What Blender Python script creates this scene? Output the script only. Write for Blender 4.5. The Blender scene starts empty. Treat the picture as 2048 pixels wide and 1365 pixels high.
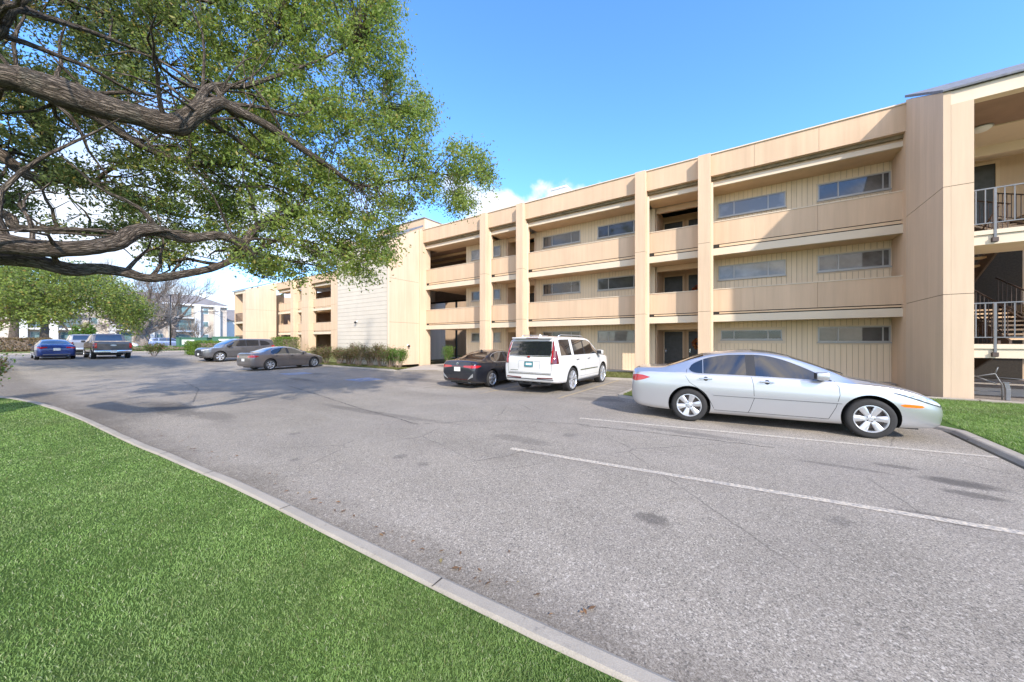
import bpy, bmesh, math, random
import numpy as np
from mathutils import Vector, Matrix
from mathutils.bvhtree import BVHTree
R = math.radians
sc = bpy.context.scene
COL = sc.collection

# ------------------------------------------------------------------ camera
cam_d = bpy.data.cameras.new("camera"); cam = bpy.data.objects.new("camera", cam_d); COL.objects.link(cam)
cam.location = (0, -17.09, 1.636); cam.rotation_euler = (R(90), 0, R(34.354))
cam_d.sensor_width = 36; cam_d.lens = 12.31; cam_d.clip_start = .05; cam_d.clip_end = 4000
sc.camera = cam
sc.view_settings.view_transform = 'Standard'; sc.view_settings.look = 'None'
sc.view_settings.exposure = 1.66; sc.view_settings.gamma = 1

# ------------------------------------------------------------------ sun and sky
SUN_EL = R(33); SUN_AZ = (0.852, -0.523)          # horizontal direction towards the sun (x, y)
sun_d = bpy.data.lights.new("sun", 'SUN'); sun = bpy.data.objects.new("sun", sun_d); COL.objects.link(sun)
sun_d.energy = 2.0; sun_d.angle = R(1.2); sun_d.color = (1, .925, .83)
_v = Vector((SUN_AZ[0]*math.cos(SUN_EL), SUN_AZ[1]*math.cos(SUN_EL), math.sin(SUN_EL)))
sun.rotation_euler = _v.to_track_quat('Z', 'Y').to_euler(); sun.location = (20, -30, 40)

def make_world():
    w = bpy.data.worlds.new("World"); sc.world = w; w.use_nodes = True
    nt = w.node_tree; N = nt.nodes; L = nt.links; N.clear()
    out = N.new('ShaderNodeOutputWorld'); bg = N.new('ShaderNodeBackground')
    sky = N.new('ShaderNodeTexSky'); sky.sky_type = 'NISHITA'; sky.sun_disc = False
    sky.sun_elevation = SUN_EL; sky.sun_rotation = math.atan2(SUN_AZ[0], SUN_AZ[1])
    sky.air_density = 1.0; sky.dust_density = .35; sky.ozone_density = 2.2
    tint = N.new('ShaderNodeMix'); tint.data_type = 'RGBA'; tint.blend_type = 'MULTIPLY'
    tint.inputs[0].default_value = 1; tint.inputs[7].default_value = (.50, .78, 1.12, 1)
    L.new(sky.outputs[0], tint.inputs[6])
    tc = N.new('ShaderNodeTexCoord'); sep = N.new('ShaderNodeSeparateXYZ'); L.new(tc.outputs['Generated'], sep.inputs[0])
    def math_(op, a, b=None, c=None):
        m = N.new('ShaderNodeMath'); m.operation = op
        for i, v in enumerate((a, b, c)):
            if v is None: continue
            if isinstance(v, (int, float)): m.inputs[i].default_value = v
            else: L.new(v, m.inputs[i])
        return m.outputs[0]
    zc = math_('MAXIMUM', sep.outputs[2], 0.0)
    # project on a cloud deck:  (x, y) / (z + k)
    den = math_('ADD', zc, .16)
    cx = math_('DIVIDE', sep.outputs[0], den); cy = math_('DIVIDE', sep.outputs[1], den)
    comb = N.new('ShaderNodeCombineXYZ'); L.new(cx, comb.inputs[0]); L.new(cy, comb.inputs[1])
    def noise(scale, detail, rough, dist, vec=None):
        n = N.new('ShaderNodeTexNoise'); n.inputs['Scale'].default_value = scale; n.inputs['Detail'].default_value = detail
        n.inputs['Roughness'].default_value = rough; n.inputs['Distortion'].default_value = dist
        L.new(vec or comb.outputs[0], n.inputs['Vector']); return n.outputs[0]
    def ramp(v, a, b):
        m = N.new('ShaderNodeMapRange'); m.interpolation_type = 'SMOOTHSTEP'; m.clamp = True
        L.new(v, m.inputs[0]); m.inputs[1].default_value = a; m.inputs[2].default_value = b; return m.outputs[0]
    n1 = noise(.9, 9, .56, .5)
    # azimuth term: cloudier on the left of the view (world -x), clear on the right and overhead
    az = math_('MULTIPLY', sep.outputs[0], -1)
    lowz = math_('SUBTRACT', 1, ramp(zc, .12, .55))
    lefty = ramp(az, .55, 1.0)
    puff = ramp(zc, .16, .34)
    bias = math_('ADD', math_('MULTIPLY', lefty, .10), math_('MULTIPLY', lowz, .20))
    bias = math_('SUBTRACT', bias, math_('MULTIPLY', ramp(math_('MULTIPLY', az, -1), -.45, .1), .12))
    dens = math_('MULTIPLY', ramp(math_('ADD', n1, bias), .62, .88), .88)
    # thin haze veil near the horizon
    veil = math_('MULTIPLY', math_('SUBTRACT', 1, ramp(zc, .0, .30)), .42)
    # a bank of cumulus standing above the long roof
    dotv = N.new('ShaderNodeVectorMath'); dotv.operation = 'DOT_PRODUCT'; L.new(tc.outputs['Generated'], dotv.inputs[0])
    bd = Vector((-0.31, .855, .40)).normalized(); dotv.inputs[1].default_value = bd
    n2 = noise(5.5, 8, .6, .3, tc.outputs['Generated'])
    bank = math_('MULTIPLY', ramp(math_('ADD', dotv.outputs['Value'], math_('MULTIPLY', math_('SUBTRACT', n2, .5), .16)), .93, .965),
                 math_('SUBTRACT', 1, ramp(math_('ADD', zc, math_('MULTIPLY', math_('SUBTRACT', n2, .5), -.20)), .378, .412)))
    # thin streaky cloud added behind the photographer for warm fill and reflections in glass
    cs = N.new('ShaderNodeCombineXYZ'); L.new(math_('MULTIPLY', sep.outputs[0], 2.2), cs.inputs[0]); L.new(math_('MULTIPLY', sep.outputs[1], 2.2), cs.inputs[1]); L.new(math_('MULTIPLY', sep.outputs[2], 13), cs.inputs[2])
    n3 = noise(1.3, 7, .6, .6, cs.outputs[0])
    fill_streak = math_('MULTIPLY', math_('MULTIPLY', ramp(math_('MULTIPLY', sep.outputs[1], -1), .05, .35), ramp(n3, .36, .62)), .9)
    tot = math_('MAXIMUM', math_('MAXIMUM', math_('MAXIMUM', dens, veil), fill_streak), math_('MULTIPLY', bank, .95))
    wc = N.new('ShaderNodeMix'); wc.data_type = 'RGBA'; L.new(ramp(math_('MULTIPLY', sep.outputs[1], -1), -.05, .4), wc.inputs[0]); wc.inputs[6].default_value = (2.75, 2.75, 2.75, 1); wc.inputs[7].default_value = (4.9, 4.3, 3.5, 1)  # added cloud behind the view is brighter and warmer, to fill shade
    mix = N.new('ShaderNodeMix'); mix.data_type = 'RGBA'; L.new(tot, mix.inputs[0]); L.new(wc.outputs[2], mix.inputs[7]); L.new(tint.outputs[2], mix.inputs[6])
    mix.inputs[7].default_value = (4.3, 4.15, 3.95, 1)
    L.new(mix.outputs[2], bg.inputs[0]); bg.inputs[1].default_value = .145
    L.new(bg.outputs[0], out.inputs[0])
make_world()
sc.cycles.max_bounces = 6; sc.cycles.diffuse_bounces = 3; sc.cycles.glossy_bounces = 3
sc.cycles.transmission_bounces = 4; sc.cycles.transparent_max_bounces = 8

# ------------------------------------------------------------------ helpers
rnd = random.Random(7)
def sm(a, b, x):
    t = max(0., min(1., (x-a)/(b-a))); return t*t*(3-2*t)
def zg(x, y=0):
    """height of the gently dished parking lot"""
    s = -x
    return -.15*sm(3, 9, s) + .46*sm(26, 41, s) + .006*max(0, s-41)
UX, UY, VX, VY = -.8256, .5643, .5643, .8256
def cf(X, Y, z=0):
    """distance right / ahead of the photographer's standpoint -> site coordinates"""
    return Vector((-(X*UX+Y*UY), X*VX+Y*VY-17.09, z))
def limb(px, py, Y):
    return cf((px-1024)/700*Y, Y, 1.636+(682.5-py)/700*Y)

def tag(o, label=None, cat=None, group=None, kind=None):
    if label: o['label'] = label
    if cat: o['category'] = cat
    if group: o['group'] = group
    if kind: o['kind'] = kind
    return o
def thing(name, label, cat, loc=(0, 0, 0), rz=0, group=None):
    o = bpy.data.objects.new(name, None); COL.objects.link(o); o.location = loc; o.rotation_euler = (0, 0, rz)
    o.empty_display_size = .3
    return tag(o, label, cat, group)
def copy_tree(o, parent=None):
    c = o.copy(); COL.objects.link(c); c.parent = parent
    for ch in list(o.children): copy_tree(ch, c)
    return c

class MB:
    def __init__(s): s.v = []; s.f = []; s.m = []; s.mi = 0; s.bc = {}
    def add(s, vs, fs):
        n = len(s.v); s.v += [tuple(v) for v in vs]; s.f += [tuple(i+n for i in f) for f in fs]; s.m += [s.mi]*len(fs)
    def box(s, x0, x1, y0, y1, z0, z1, b=0):
        if x0 > x1: x0, x1 = x1, x0
        if y0 > y1: y0, y1 = y1, y0
        if z0 > z1: z0, z1 = z1, z0
        if b <= 0:
            s.add([(x0,y0,z0),(x1,y0,z0),(x1,y1,z0),(x0,y1,z0),(x0,y0,z1),(x1,y0,z1),(x1,y1,z1),(x0,y1,z1)],
              [(0,3,2,1),(4,5,6,7),(0,1,5,4),(1,2,6,5),(2,3,7,6),(3,0,4,7)])
            return s
        bm = bmesh.new(); bmesh.ops.create_cube(bm, size=1)
        for v in bm.verts: v.co = Vector(((x0+x1)/2+v.co.x*(x1-x0), (y0+y1)/2+v.co.y*(y1-y0), (z0+z1)/2+v.co.z*(z1-z0)))
        bmesh.ops.bevel(bm, geom=bm.edges[:], offset=b, segments=2, affect='EDGES', profile=.5)
        s.bm(bm); return s
    def bm(s, bm):
        bm.verts.index_update(); s.add([v.co[:] for v in bm.verts], [[v.index for v in f.verts] for f in bm.faces]); bm.free()
    def quad(s, a, b, c, d): s.add([a, b, c, d], [(0, 1, 2, 3)]); return s
    def prism(s, poly, z0, z1):
        """poly: list of (x, y) ccw"""
        n = len(poly)
        s.add([(x, y, z0) for x, y in poly]+[(x, y, z1) for x, y in poly],
              [tuple(range(n-1, -1, -1)), tuple(range(n, 2*n))]+[(i, (i+1) % n, n+(i+1) % n, n+i) for i in range(n)])
        return s
    def extr(s, poly, axis, a, b):
        """extrude a 2-D outline along axis 'x' (poly = y,z) or 'y' (poly = x,z)"""
        n = len(poly)
        f = (lambda p, t: (t, p[0], p[1])) if axis == 'x' else (lambda p, t: (p[0], t, p[1]))
        s.add([f(p, a) for p in poly]+[f(p, b) for p in poly],
              [tuple(range(n-1, -1, -1)), tuple(range(n, 2*n))]+[(i, (i+1) % n, n+(i+1) % n, n+i) for i in range(n)])
        return s
    def tube(s, pts, rad, seg=8, cap=True, wob=0):
        pts = [Vector(p) for p in pts]; n = len(pts)
        if isinstance(rad, (int, float)): rad = [rad]*n
        vs = []; up = Vector((0, 0, 1)); prev = None; run = rnd.uniform(0, 9); base = len(s.v)
        for i, p in enumerate(pts):
            if i: run += (p-pts[i-1]).length
            t = (pts[min(i+1, n-1)]-pts[max(i-1, 0)]).normalized()
            if prev is None:
                a = t.cross(up if abs(t.z) < .95 else Vector((1, 0, 0))).normalized()
            else: a = (prev-t*prev.dot(t)).normalized()
            prev = a; b = t.cross(a)
            for k in range(seg):
                th = 2*math.pi*k/seg; r = rad[i]*(1+(rnd.uniform(-wob, wob) if wob else 0))
                s.bc[base+len(vs)] = (math.cos(th)*rad[i], math.sin(th)*rad[i], run); vs.append(p+a*math.cos(th)*r+b*math.sin(th)*r)
        fs = [(i*seg+k, i*seg+(k+1) % seg, (i+1)*seg+(k+1) % seg, (i+1)*seg+k) for i in range(n-1) for k in range(seg)]
        if cap: fs += [tuple(range(seg-1, -1, -1)), tuple((n-1)*seg+k for k in range(seg))]
        s.add(vs, fs); return s
    def lathe(s, prof, seg=32, M=None, axis='y'):
        """prof: (r, t) pairs around the given axis"""
        n = len(prof); vs = []
        for k in range(seg):
            th = 2*math.pi*k/seg; c, q = math.cos(th), math.sin(th)
            for r, t in prof:
                v = (r*c, t, r*q) if axis == 'y' else (r*c, r*q, t)
                vs.append(M @ Vector(v) if M else v)
        s.add(vs, [(k*n+i, k*n+i+1, ((k+1) % seg)*n+i+1, ((k+1) % seg)*n+i) for k in range(seg) for i in range(n-1)])
        return s
    def build(s, name, mat, parent=None, origin=None, smooth=False, auto=None, fixn=True):
        me = bpy.data.meshes.new(name)
        v = s.v
        if origin is not None: v = [(a-origin[0], b-origin[1], c-origin[2]) for a, b, c in v]
        me.from_pydata(v, [], s.f)
        mats = mat if isinstance(mat, (list, tuple)) else [mat]
        if s.bc and 'bark' in mats[0].name:
            at = me.attributes.new('bark_co', 'FLOAT_VECTOR', 'POINT'); at.data.foreach_set('vector', [q for i in range(len(v)) for q in s.bc.get(i, (0, 0, 0))])
        for m in mats: me.materials.append(m)
        if len(mats) > 1: me.polygons.foreach_set('material_index', s.m)
        if fixn:
            bm = bmesh.new(); bm.from_mesh(me); bmesh.ops.recalc_face_normals(bm, faces=bm.faces[:]); bm.to_mesh(me); bm.free()
        if smooth:
            me.shade_smooth()
            if auto: me.set_sharp_from_angle(angle=R(auto))
        o = bpy.data.objects.new(name, me); COL.objects.link(o)
        if parent: o.parent = parent
        elif origin is not None: o.location = origin
        return o

# ------------------------------------------------------------------ materials
MATS = {}
def base_mat(name):
    m = bpy.data.materials.new(name); m.use_nodes = True; nt = m.node_tree
    MATS[name] = m
    return m, nt, nt.nodes, nt.links, nt.nodes['Principled BSDF']
class NT:
    """little node-graph helper"""
    def __init__(s, m): s.nt = m.node_tree; s.N = s.nt.nodes; s.L = s.nt.links; s.b = s.N['Principled BSDF']; s.co = None
    def put(s, sock, v):
        if isinstance(v, (int, float)): sock.default_value = v
        elif isinstance(v, (tuple, list)): sock.default_value = tuple(v)+((1,) if len(v) == 3 and len(sock.default_value) == 4 else ())
        else: s.L.new(v, sock)
    def coord(s, scale=(1, 1, 1), kind='Object', rot=(0, 0, 0)):
        if s.co is None: s.co = s.N.new('ShaderNodeTexCoord')
        m = s.N.new('ShaderNodeMapping'); m.inputs['Scale'].default_value = scale; m.inputs['Rotation'].default_value = rot
        s.L.new(s.co.outputs[kind], m.inputs[0]); return m.outputs[0]
    def noise(s, vec, scale, detail=4, rough=.55, dist=0):
        n = s.N.new('ShaderNodeTexNoise'); s.L.new(vec, n.inputs['Vector'])
        n.inputs['Scale'].default_value = scale; n.inputs['Detail'].default_value = detail
        n.inputs['Roughness'].default_value = rough; n.inputs['Distortion'].default_value = dist; return n.outputs[0]
    def vor(s, vec, scale, out='Color', feat='F1'):
        n = s.N.new('ShaderNodeTexVoronoi'); n.feature = feat; s.L.new(vec, n.inputs['Vector']); n.inputs['Scale'].default_value = scale
        return n.outputs[out]
    def rng(s, v, a, b, c=0, d=1, smooth=False):
        m = s.N.new('ShaderNodeMapRange'); m.clamp = True
        if smooth: m.interpolation_type = 'SMOOTHSTEP'
        s.put(m.inputs[0], v)
        for i, q in enumerate((a, b, c, d)): m.inputs[i+1].default_value = q
        return m.outputs[0]
    def mth(s, op, a, b=None):
        m = s.N.new('ShaderNodeMath'); m.operation = op; s.put(m.inputs[0], a)
        if b is not None: s.put(m.inputs[1], b)
        return m.outputs[0]
    def mix(s, f, a, b, mode='MIX'):
        m = s.N.new('ShaderNodeMix'); m.data_type = 'RGBA'; m.blend_type = mode
        s.put(m.inputs[0], f); s.put(m.inputs[6], a); s.put(m.inputs[7], b); return m.outputs[2]
    def sep(s, v):
        m = s.N.new('ShaderNodeSeparateXYZ'); s.L.new(v, m.inputs[0]); return m.outputs
    def hsv(s, col, v=1., sat=1., hue=.5):
        m = s.N.new('ShaderNodeHueSaturation'); s.put(m.inputs['Color'], col); s.put(m.inputs['Value'], v)
        s.put(m.inputs['Saturation'], sat); s.put(m.inputs['Hue'], hue); return m.outputs[0]
    def bump(s, h, strength=.3, dist=.01):
        m = s.N.new('ShaderNodeBump'); s.L.new(h, m.inputs['Height']); m.inputs['Strength'].default_value = strength
        m.inputs['Distance'].default_value = dist; s.L.new(m.outputs[0], s.b.inputs['Normal'])
    def col(s, c): s.put(s.b.inputs['Base Color'], c)
    def rough(s, c): s.put(s.b.inputs['Roughness'], c)
def plain(name, col, rough=.6, metal=0, var=.08, vs=2.0, coat=0, spec=.5, bump=0, bs=60):
    m = base_mat(name)[0]; n = NT(m)
    c = n.coord()
    if var: n.col(n.hsv(tuple(col)+(1,) if len(col) == 3 else col, n.rng(n.noise(c, vs, 5, .6), .3, .7, 1-var, 1+var)))
    else: n.col(col)
    n.rough(rough); n.b.inputs['Metallic'].default_value = metal; n.b.inputs['Specular IOR Level'].default_value = spec
    if coat: n.b.inputs['Coat Weight'].default_value = coat; n.b.inputs['Coat Roughness'].default_value = .04
    if bump: n.bump(n.noise(c, bs, 3), bump, .004)
    return m

def stucco(name, col, var=.10):
    m = base_mat(name)[0]; n = NT(m); c = n.coord(); st = n.coord((2.6, 2.6, .16)); st2 = n.coord((9, 9, .35))
    a = n.rng(n.noise(st, 1, 5, .65), .3, .7, 1-var, 1+var*.7)
    b = n.rng(n.noise(st2, 1, 3, .6), .3, .75, 1.03, 1-var*.45)
    g = n.rng(n.noise(c, .5, 4, .6), .3, .7, .96, 1.04)
    v = n.mth('MULTIPLY', n.mth('MULTIPLY', a, b), g)
    base = n.mix(n.rng(n.noise(st, .7, 4, .6), .5, .8, 0, .35), col+(1,), (col[0]*.80, col[1]*.78, col[2]*.78, 1))
    n.col(n.hsv(base, v)); n.rough(.9); n.b.inputs['Specular IOR Level'].default_value = .2
    n.bump(n.noise(c, 90, 4, .7), .25, .004)
    return m
M = {}
M['stucco'] = stucco('tan_stucco', (.63, .455, .31), .09)
M['stucco_pier'] = stucco('pier_stucco', (.64, .475, .33), .10)
M['stucco_end'] = stucco('end_wall_stucco', (.625, .475, .34), .09)
M['cream'] = plain('cream_trim', (.72, .585, .43), .7, var=.05, vs=1.5)
M['cream_pale'] = plain('pale_fascia', (.68, .56, .42), .7, var=.05, vs=1.2)  # light cream paint for fascias, caps, coping and landings
M['soffit'] = plain('soffit_board', (.68, .48, .30), .8, var=.07)
M['brownwood'] = plain('weathered_fascia_wood', (.26, .20, .12), .9, var=.35, vs=4)
M['darkgap'] = plain('dark_gap', (.035, .03, .025), .9, var=.2)
M['white'] = plain('white_paint', (.80, .79, .76), .6, var=.04)
M['alu'] = plain('window_aluminium', (.40, .385, .36), .45, .3, var=.05)
M['railgrey'] = plain('grey_rail_paint', (.17, .172, .18), .45, .1, var=.08, vs=8)
M['railbrown'] = plain('brown_rail_paint', (.075, .05, .04), .5, 0, var=.2, vs=6)
M['screen'] = plain('dark_insect_screen', (.035, .028, .022), .9, var=.3, vs=20)
M['black'] = plain('black_paint', (.014, .014, .015), .4, var=.1)
M['rubber'] = plain('tyre_rubber', (.022, .021, .021), .82, var=.15, vs=9)
M['liner'] = plain('wheel_liner', (.006, .006, .006), .95, var=0)
M['chrome'] = plain('chrome_trim', (.78, .79, .80), .12, 1, var=0)
M['alloy'] = plain('alloy_wheel', (.66, .67, .69), .28, .75, var=.05, vs=12)
M['alloyd'] = plain('dark_alloy', (.30, .30, .31), .35, .75, var=.05, vs=12)
M['disc'] = plain('brake_disc', (.14, .115, .10), .5, .6, var=.2, vs=10)
M['plate'] = plain('licence_plate', (.72, .72, .70), .45, var=.08, vs=30)
M['plateblue'] = plain('teal_licence_plate', (.03, .20, .24), .45, var=.15, vs=30)
M['amber'] = plain('amber_lens', (.85, .16, .01), .15, var=.05, coat=1)
M['doorgrey'] = plain('painted_door', (.060, .062, .060), .45, var=.25, vs=5)
M['doorframe'] = plain('door_frame', (.70, .52, .35), .6, var=.05)
M['greenbox'] = plain('green_cabinet', (.05, .13, .085), .5, var=.1)
M['mulch'] = plain('gravel_bed', (.22, .19, .165), .95, var=.5, vs=28, bump=1, bs=40)
M['roofgrey'] = plain('roof_shingle', (.16, .165, .185), .9, var=.3, vs=7, bump=.6, bs=12)
M['roofwhite'] = plain('roof_membrane', (.70, .70, .69), .8, var=.06)

def glass_pane(name, base, stripes=0., z=22., rough=.04, light=(.6, .6, .57)):
    """window glass with a curtain or blinds close behind it"""
    m = base_mat(name)[0]; n = NT(m); c = n.coord(); s = n.sep(c)
    blot = n.rng(n.noise(c, 1.1, 3, .6), .42, .62)
    col = n.mix(n.mth('MULTIPLY', blot, .5), tuple(base)+(1,), tuple(light)+(1,))
    if stripes:
        w = n.rng(n.mth('FRACT', n.mth('MULTIPLY', s[2], z)), .55, .75)
        col = n.mix(n.mth('MULTIPLY', w, stripes), col, (base[0]*.22, base[1]*.22, base[2]*.22, 1))
    n.col(col); n.rough(rough); n.b.inputs['Specular IOR Level'].default_value = .6
    n.b.inputs['Coat Weight'].default_value = .25; n.b.inputs['Coat Roughness'].default_value = .01
    return m
M['pane_blind'] = glass_pane('pane_with_blinds', (.11, .105, .10), .75, light=(.34, .33, .31))
M['pane_light'] = glass_pane('pane_with_curtain', (.22, .21, .19), .25, light=(.55, .54, .50))
M['pane_dark'] = glass_pane('dark_pane', (.018, .018, .02), 0, light=(.09, .09, .09))
M['pane_grey'] = glass_pane('grey_pane', (.06, .062, .06), .15, light=(.15, .145, .14))
M['autoglass'] = plain('tinted_car_glass', (.012, .014, .018), .02, 0, var=0, coat=1, spec=1)

def siding_v(name, col):
    m = base_mat(name)[0]; n = NT(m); c = n.coord(); s = n.sep(c)
    fr = n.mth('FRACT', n.mth('MULTIPLY', n.mth('ADD', s[0], s[1]), 1/.17))
    g = n.mth('MULTIPLY', n.rng(fr, 0, .05), n.rng(fr, 1, .95))
    v = n.rng(n.noise(n.coord((6, 6, .4)), 1, 4, .6), .3, .7, .93, 1.06)
    n.col(n.hsv(n.mix(g, (col[0]*.45, col[1]*.42, col[2]*.38, 1), tuple(col)+(1,)), v)); n.rough(.85)
    n.bump(g, .8, .012); return m
M['siding_v'] = siding_v('grooved_board_siding', (.83, .665, .46))
def siding_h(name, col):
    m = base_mat(name)[0]; n = NT(m); c = n.coord(); s = n.sep(c)
    fr = n.mth('FRACT', n.mth('MULTIPLY', s[2], 1/.29))
    g = n.rng(fr, 0, .10)
    n.col(n.hsv(n.mix(g, (col[0]*.60, col[1]*.57, col[2]*.52, 1), tuple(col)+(1,)), n.rng(n.noise(c, 1.2, 5), .3, .7, .95, 1.04)))
    n.rough(.7); n.bump(n.mth('SUBTRACT', 1, fr), .7, .02); return m
M['siding_h'] = siding_h('lap_siding', (.60, .54, .445))

def asphalt():
    m = base_mat('worn_asphalt')[0]; n = NT(m); c = n.coord()
    cell = n.sep(n.vor(c, 185))[0]; cell2 = n.sep(n.vor(c, 95))[1]
    fine = n.noise(c, 240, 2, .6)
    agg = n.mix(n.rng(cell, .1, .95), (.165, .142, .114, 1), (.372, .328, .266, 1))
    agg = n.mix(n.mth('MULTIPLY', n.rng(cell2, .84, .98), .6), agg, (.58, .52, .44, 1))
    agg = n.mix(n.mth('MULTIPLY', n.rng(cell2, .16, .04), .6), agg, (.06, .056, .053, 1))
    agg = n.hsv(agg, n.rng(fine, .3, .7, .82, 1.15))
    # broad tone drift, stretched along the drive lane
    dr = n.noise(n.coord((.11, .35, .3)), 1, 6, .6, .6); dr2 = n.noise(c, .9, 6, .62, .3)
    agg = n.hsv(agg, n.mth('MULTIPLY', n.rng(dr, .32, .68, .84, 1.16), n.rng(dr2, .3, .7, .90, 1.09)))
    agg = n.mix(n.rng(n.noise(c, .35, 5, .6), .45, .75, 0, .28), agg, (.27, .235, .21, 1))
    # small scattered drips
    dv = n.vor(c, .75, 'Distance'); wob = n.noise(c, 14, 4, .6)
    spot = n.rng(n.mth('ADD', dv, n.mth('MULTIPLY', wob, .13)), .155, .125)
    agg = n.mix(n.mth('MULTIPLY', spot, .35), agg, (.06, .055, .052, 1))
    # the larger oil stains and damp patches of this lot: x, y, rx, ry, strength
    s = n.sep(c)
    for (x, y, rx, ry, k) in ((-12.6, -14.5, 1.5, .42, .9), (-10.6, -14.2, .9, .3, .5), (2.0, -10.85, .34, .16, .95), (1.95, -11.25, .26, .10, .8), (1.55, -10.5, .22, .09, .7), (1.0, -10.9, .5, .06, .5),
                              (-.75, -13.7, .16, .10, .75), (-3.2, -12.2, .55, .18, .45), (-17.5, -9.2, 1.3, .28, .7), (-12.2, -6.2, 2.2, .5, .55),
                              (1.4, -12.2, .35, .1, .6), (-.8, -10.2, 1.1, .14, .5), (-7.6, -11.9, 2.8, .16, .45), (-3.6, -7.6, .8, .3, .5),
                              (-19.5, -7.4, .8, .4, .5), (-26, -9.8, 1.2, .4, .6), (-14, -15.2, 2.6, .8, .5), (-.1, -9.1, .6, .25, .4)):
        dx = n.mth('MULTIPLY', n.mth('SUBTRACT', s[0], x), 1/rx); dy = n.mth('MULTIPLY', n.mth('SUBTRACT', s[1], y), 1/ry)
        r2 = n.mth('ADD', n.mth('MULTIPLY', dx, dx), n.mth('MULTIPLY', dy, dy))
        r2 = n.mth('ADD', r2, n.mth('MULTIPLY', n.mth('SUBTRACT', dr2, .5), 2.2))
        r2 = n.mth('ADD', r2, n.mth('MULTIPLY', n.mth('SUBTRACT', wob, .5), 1.6))
        agg = n.mix(n.rng(r2, 1.3, .3, 0, k*.8), agg, (.075, .066, .058, 1))
    # fine branching cracks, only here and there
    wv = n.N.new('ShaderNodeTexNoise'); n.L.new(c, wv.inputs['Vector']); wv.inputs['Scale'].default_value = 3.5; wv.inputs['Detail'].default_value = 5
    dc = n.mix(.09, c, wv.outputs['Color'])
    ed = n.vor(dc, .42, 'Distance', 'DISTANCE_TO_EDGE'); msk = n.rng(n.noise(c, .5, 3, .6), .50, .58)
    crk = n.mth('MULTIPLY', n.rng(ed, .0055, .0015), msk)
    agg = n.mix(n.mth('MULTIPLY', crk, .42), agg, (.05, .045, .04, 1))
    # grit and dirt gathered along the lawn kerb
    kd = n.mth('ADD', n.mth('ADD', s[1], 15.30), n.mth('MULTIPLY', s[0], -.045))
    kd = n.mth('ADD', kd, n.mth('MULTIPLY', n.mth('SUBTRACT', n.noise(c, 1.6, 6, .7), .5), .9))
    agg = n.mix(n.mth('MULTIPLY', n.rng(kd, .42, -.05, 0, .62), n.rng(n.noise(c, 22, 4, .7), .3, .6, .3, 1)), agg, (.085, .068, .05, 1))
    n.col(agg); n.rough(.92); n.b.inputs['Specular IOR Level'].default_value = .25
    h = n.mth('ADD', cell, n.mth('MULTIPLY', fine, .6))
    n.bump(h, .35, .005)
    return m
M['asphalt'] = asphalt()
def concrete(name, col, var=.16):
    m = base_mat(name)[0]; n = NT(m); c = n.coord()
    v = n.mth('MULTIPLY', n.rng(n.noise(c, 2.2, 6, .65), .3, .7, 1-var, 1+var*.6), n.rng(n.noise(c, 130, 2), .3, .7, .88, 1.1))
    k = n.hsv(tuple(col)+(1,), v)
    k = n.mix(n.rng(n.noise(c, 9, 5, .7), .62, .72, 0, .6), k, (.10, .09, .075, 1))
    n.col(k); n.rough(.9); n.bump(n.noise(c, 150, 3), .4, .004); return m
M['kerb'] = concrete('kerb_concrete', (.335, .295, .24))
M['walk'] = concrete('path_concrete', (.42, .38, .34))
def linepaint(name, col, wear=.45):
    m = base_mat(name)[0]; n = NT(m); c = n.coord()
    w = n.mth('MULTIPLY', n.rng(n.noise(c, 30, 5, .7), .38, .62), n.rng(n.noise(c, 2.2, 4, .6), .25, .6, 1-wear, 1))
    n.col(n.mix(w, (.24, .225, .21, 1), tuple(col)+(1,))); n.rough(.85); n.bump(n.sep(n.vor(c, 150))[0], .5, .005); return m
M['line'] = linepaint('worn_cream_line', (.66, .56, .42), .35)
M['liney'] = linepaint('worn_yellow_line', (.52, .36, .12), .6)
M['linefaint'] = linepaint('very_worn_line', (.47, .40, .30), .9)
M['blue'] = linepaint('worn_blue_marking', (.17, .27, .50), .8)
M['linew'] = linepaint('worn_white_marking', (.62, .64, .66), .6)

def leafmat(name, c0, c1, c2=None, trans=.35, rough=.5, dry=False):
    m = base_mat(name)[0]; n = NT(m)
    g = n.N.new('ShaderNodeNewGeometry'); r = g.outputs['Random Per Island']
    cl = n.rng(n.noise(n.coord(), .9, 3, .6), .35, .65)
    col = n.mix(n.mth('MULTIPLY', n.mth('ADD', r, cl), .5), tuple(c0)+(1,), tuple(c1)+(1,))
    if c2: col = n.mix(n.rng(r, .90, .97), col, tuple(c2)+(1,))
    if dry:
        pch = n.rng(n.noise(n.coord(), .55, 5, .65, .5), .48, .70, 0, .55)
        col = n.mix(pch, col, n.mix(r, (.15, .20, .07, 1), (.30, .32, .16, 1)))
        col = n.hsv(col, n.rng(n.noise(n.coord(), 3.2, 5, .7), .35, .65, .78, 1.15))
    n.col(col); n.rough(rough); n.b.inputs['Specular IOR Level'].default_value = .3
    tr = n.N.new('ShaderNodeBsdfTranslucent'); n.L.new(n.hsv(col, 1.5, 1.1), tr.inputs[0])
    mx = n.N.new('ShaderNodeMixShader'); mx.inputs[0].default_value = trans
    out = n.N['Material Output']; n.L.new(n.b.outputs[0], mx.inputs[1]); n.L.new(tr.outputs[0], mx.inputs[2]); n.L.new(mx.outputs[0], out.inputs[0])
    return m
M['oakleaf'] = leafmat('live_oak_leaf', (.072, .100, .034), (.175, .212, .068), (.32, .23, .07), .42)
M['oakleaf2'] = leafmat('sunlit_tone_oak_leaf', (.135, .195, .042), (.30, .37, .085), (.36, .30, .08), .45)  # lighter leaf copy, sunlit tone put into its colour
M['hedgeleaf'] = leafmat('hedge_leaf', (.07, .13, .02), (.17, .26, .04))
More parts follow.
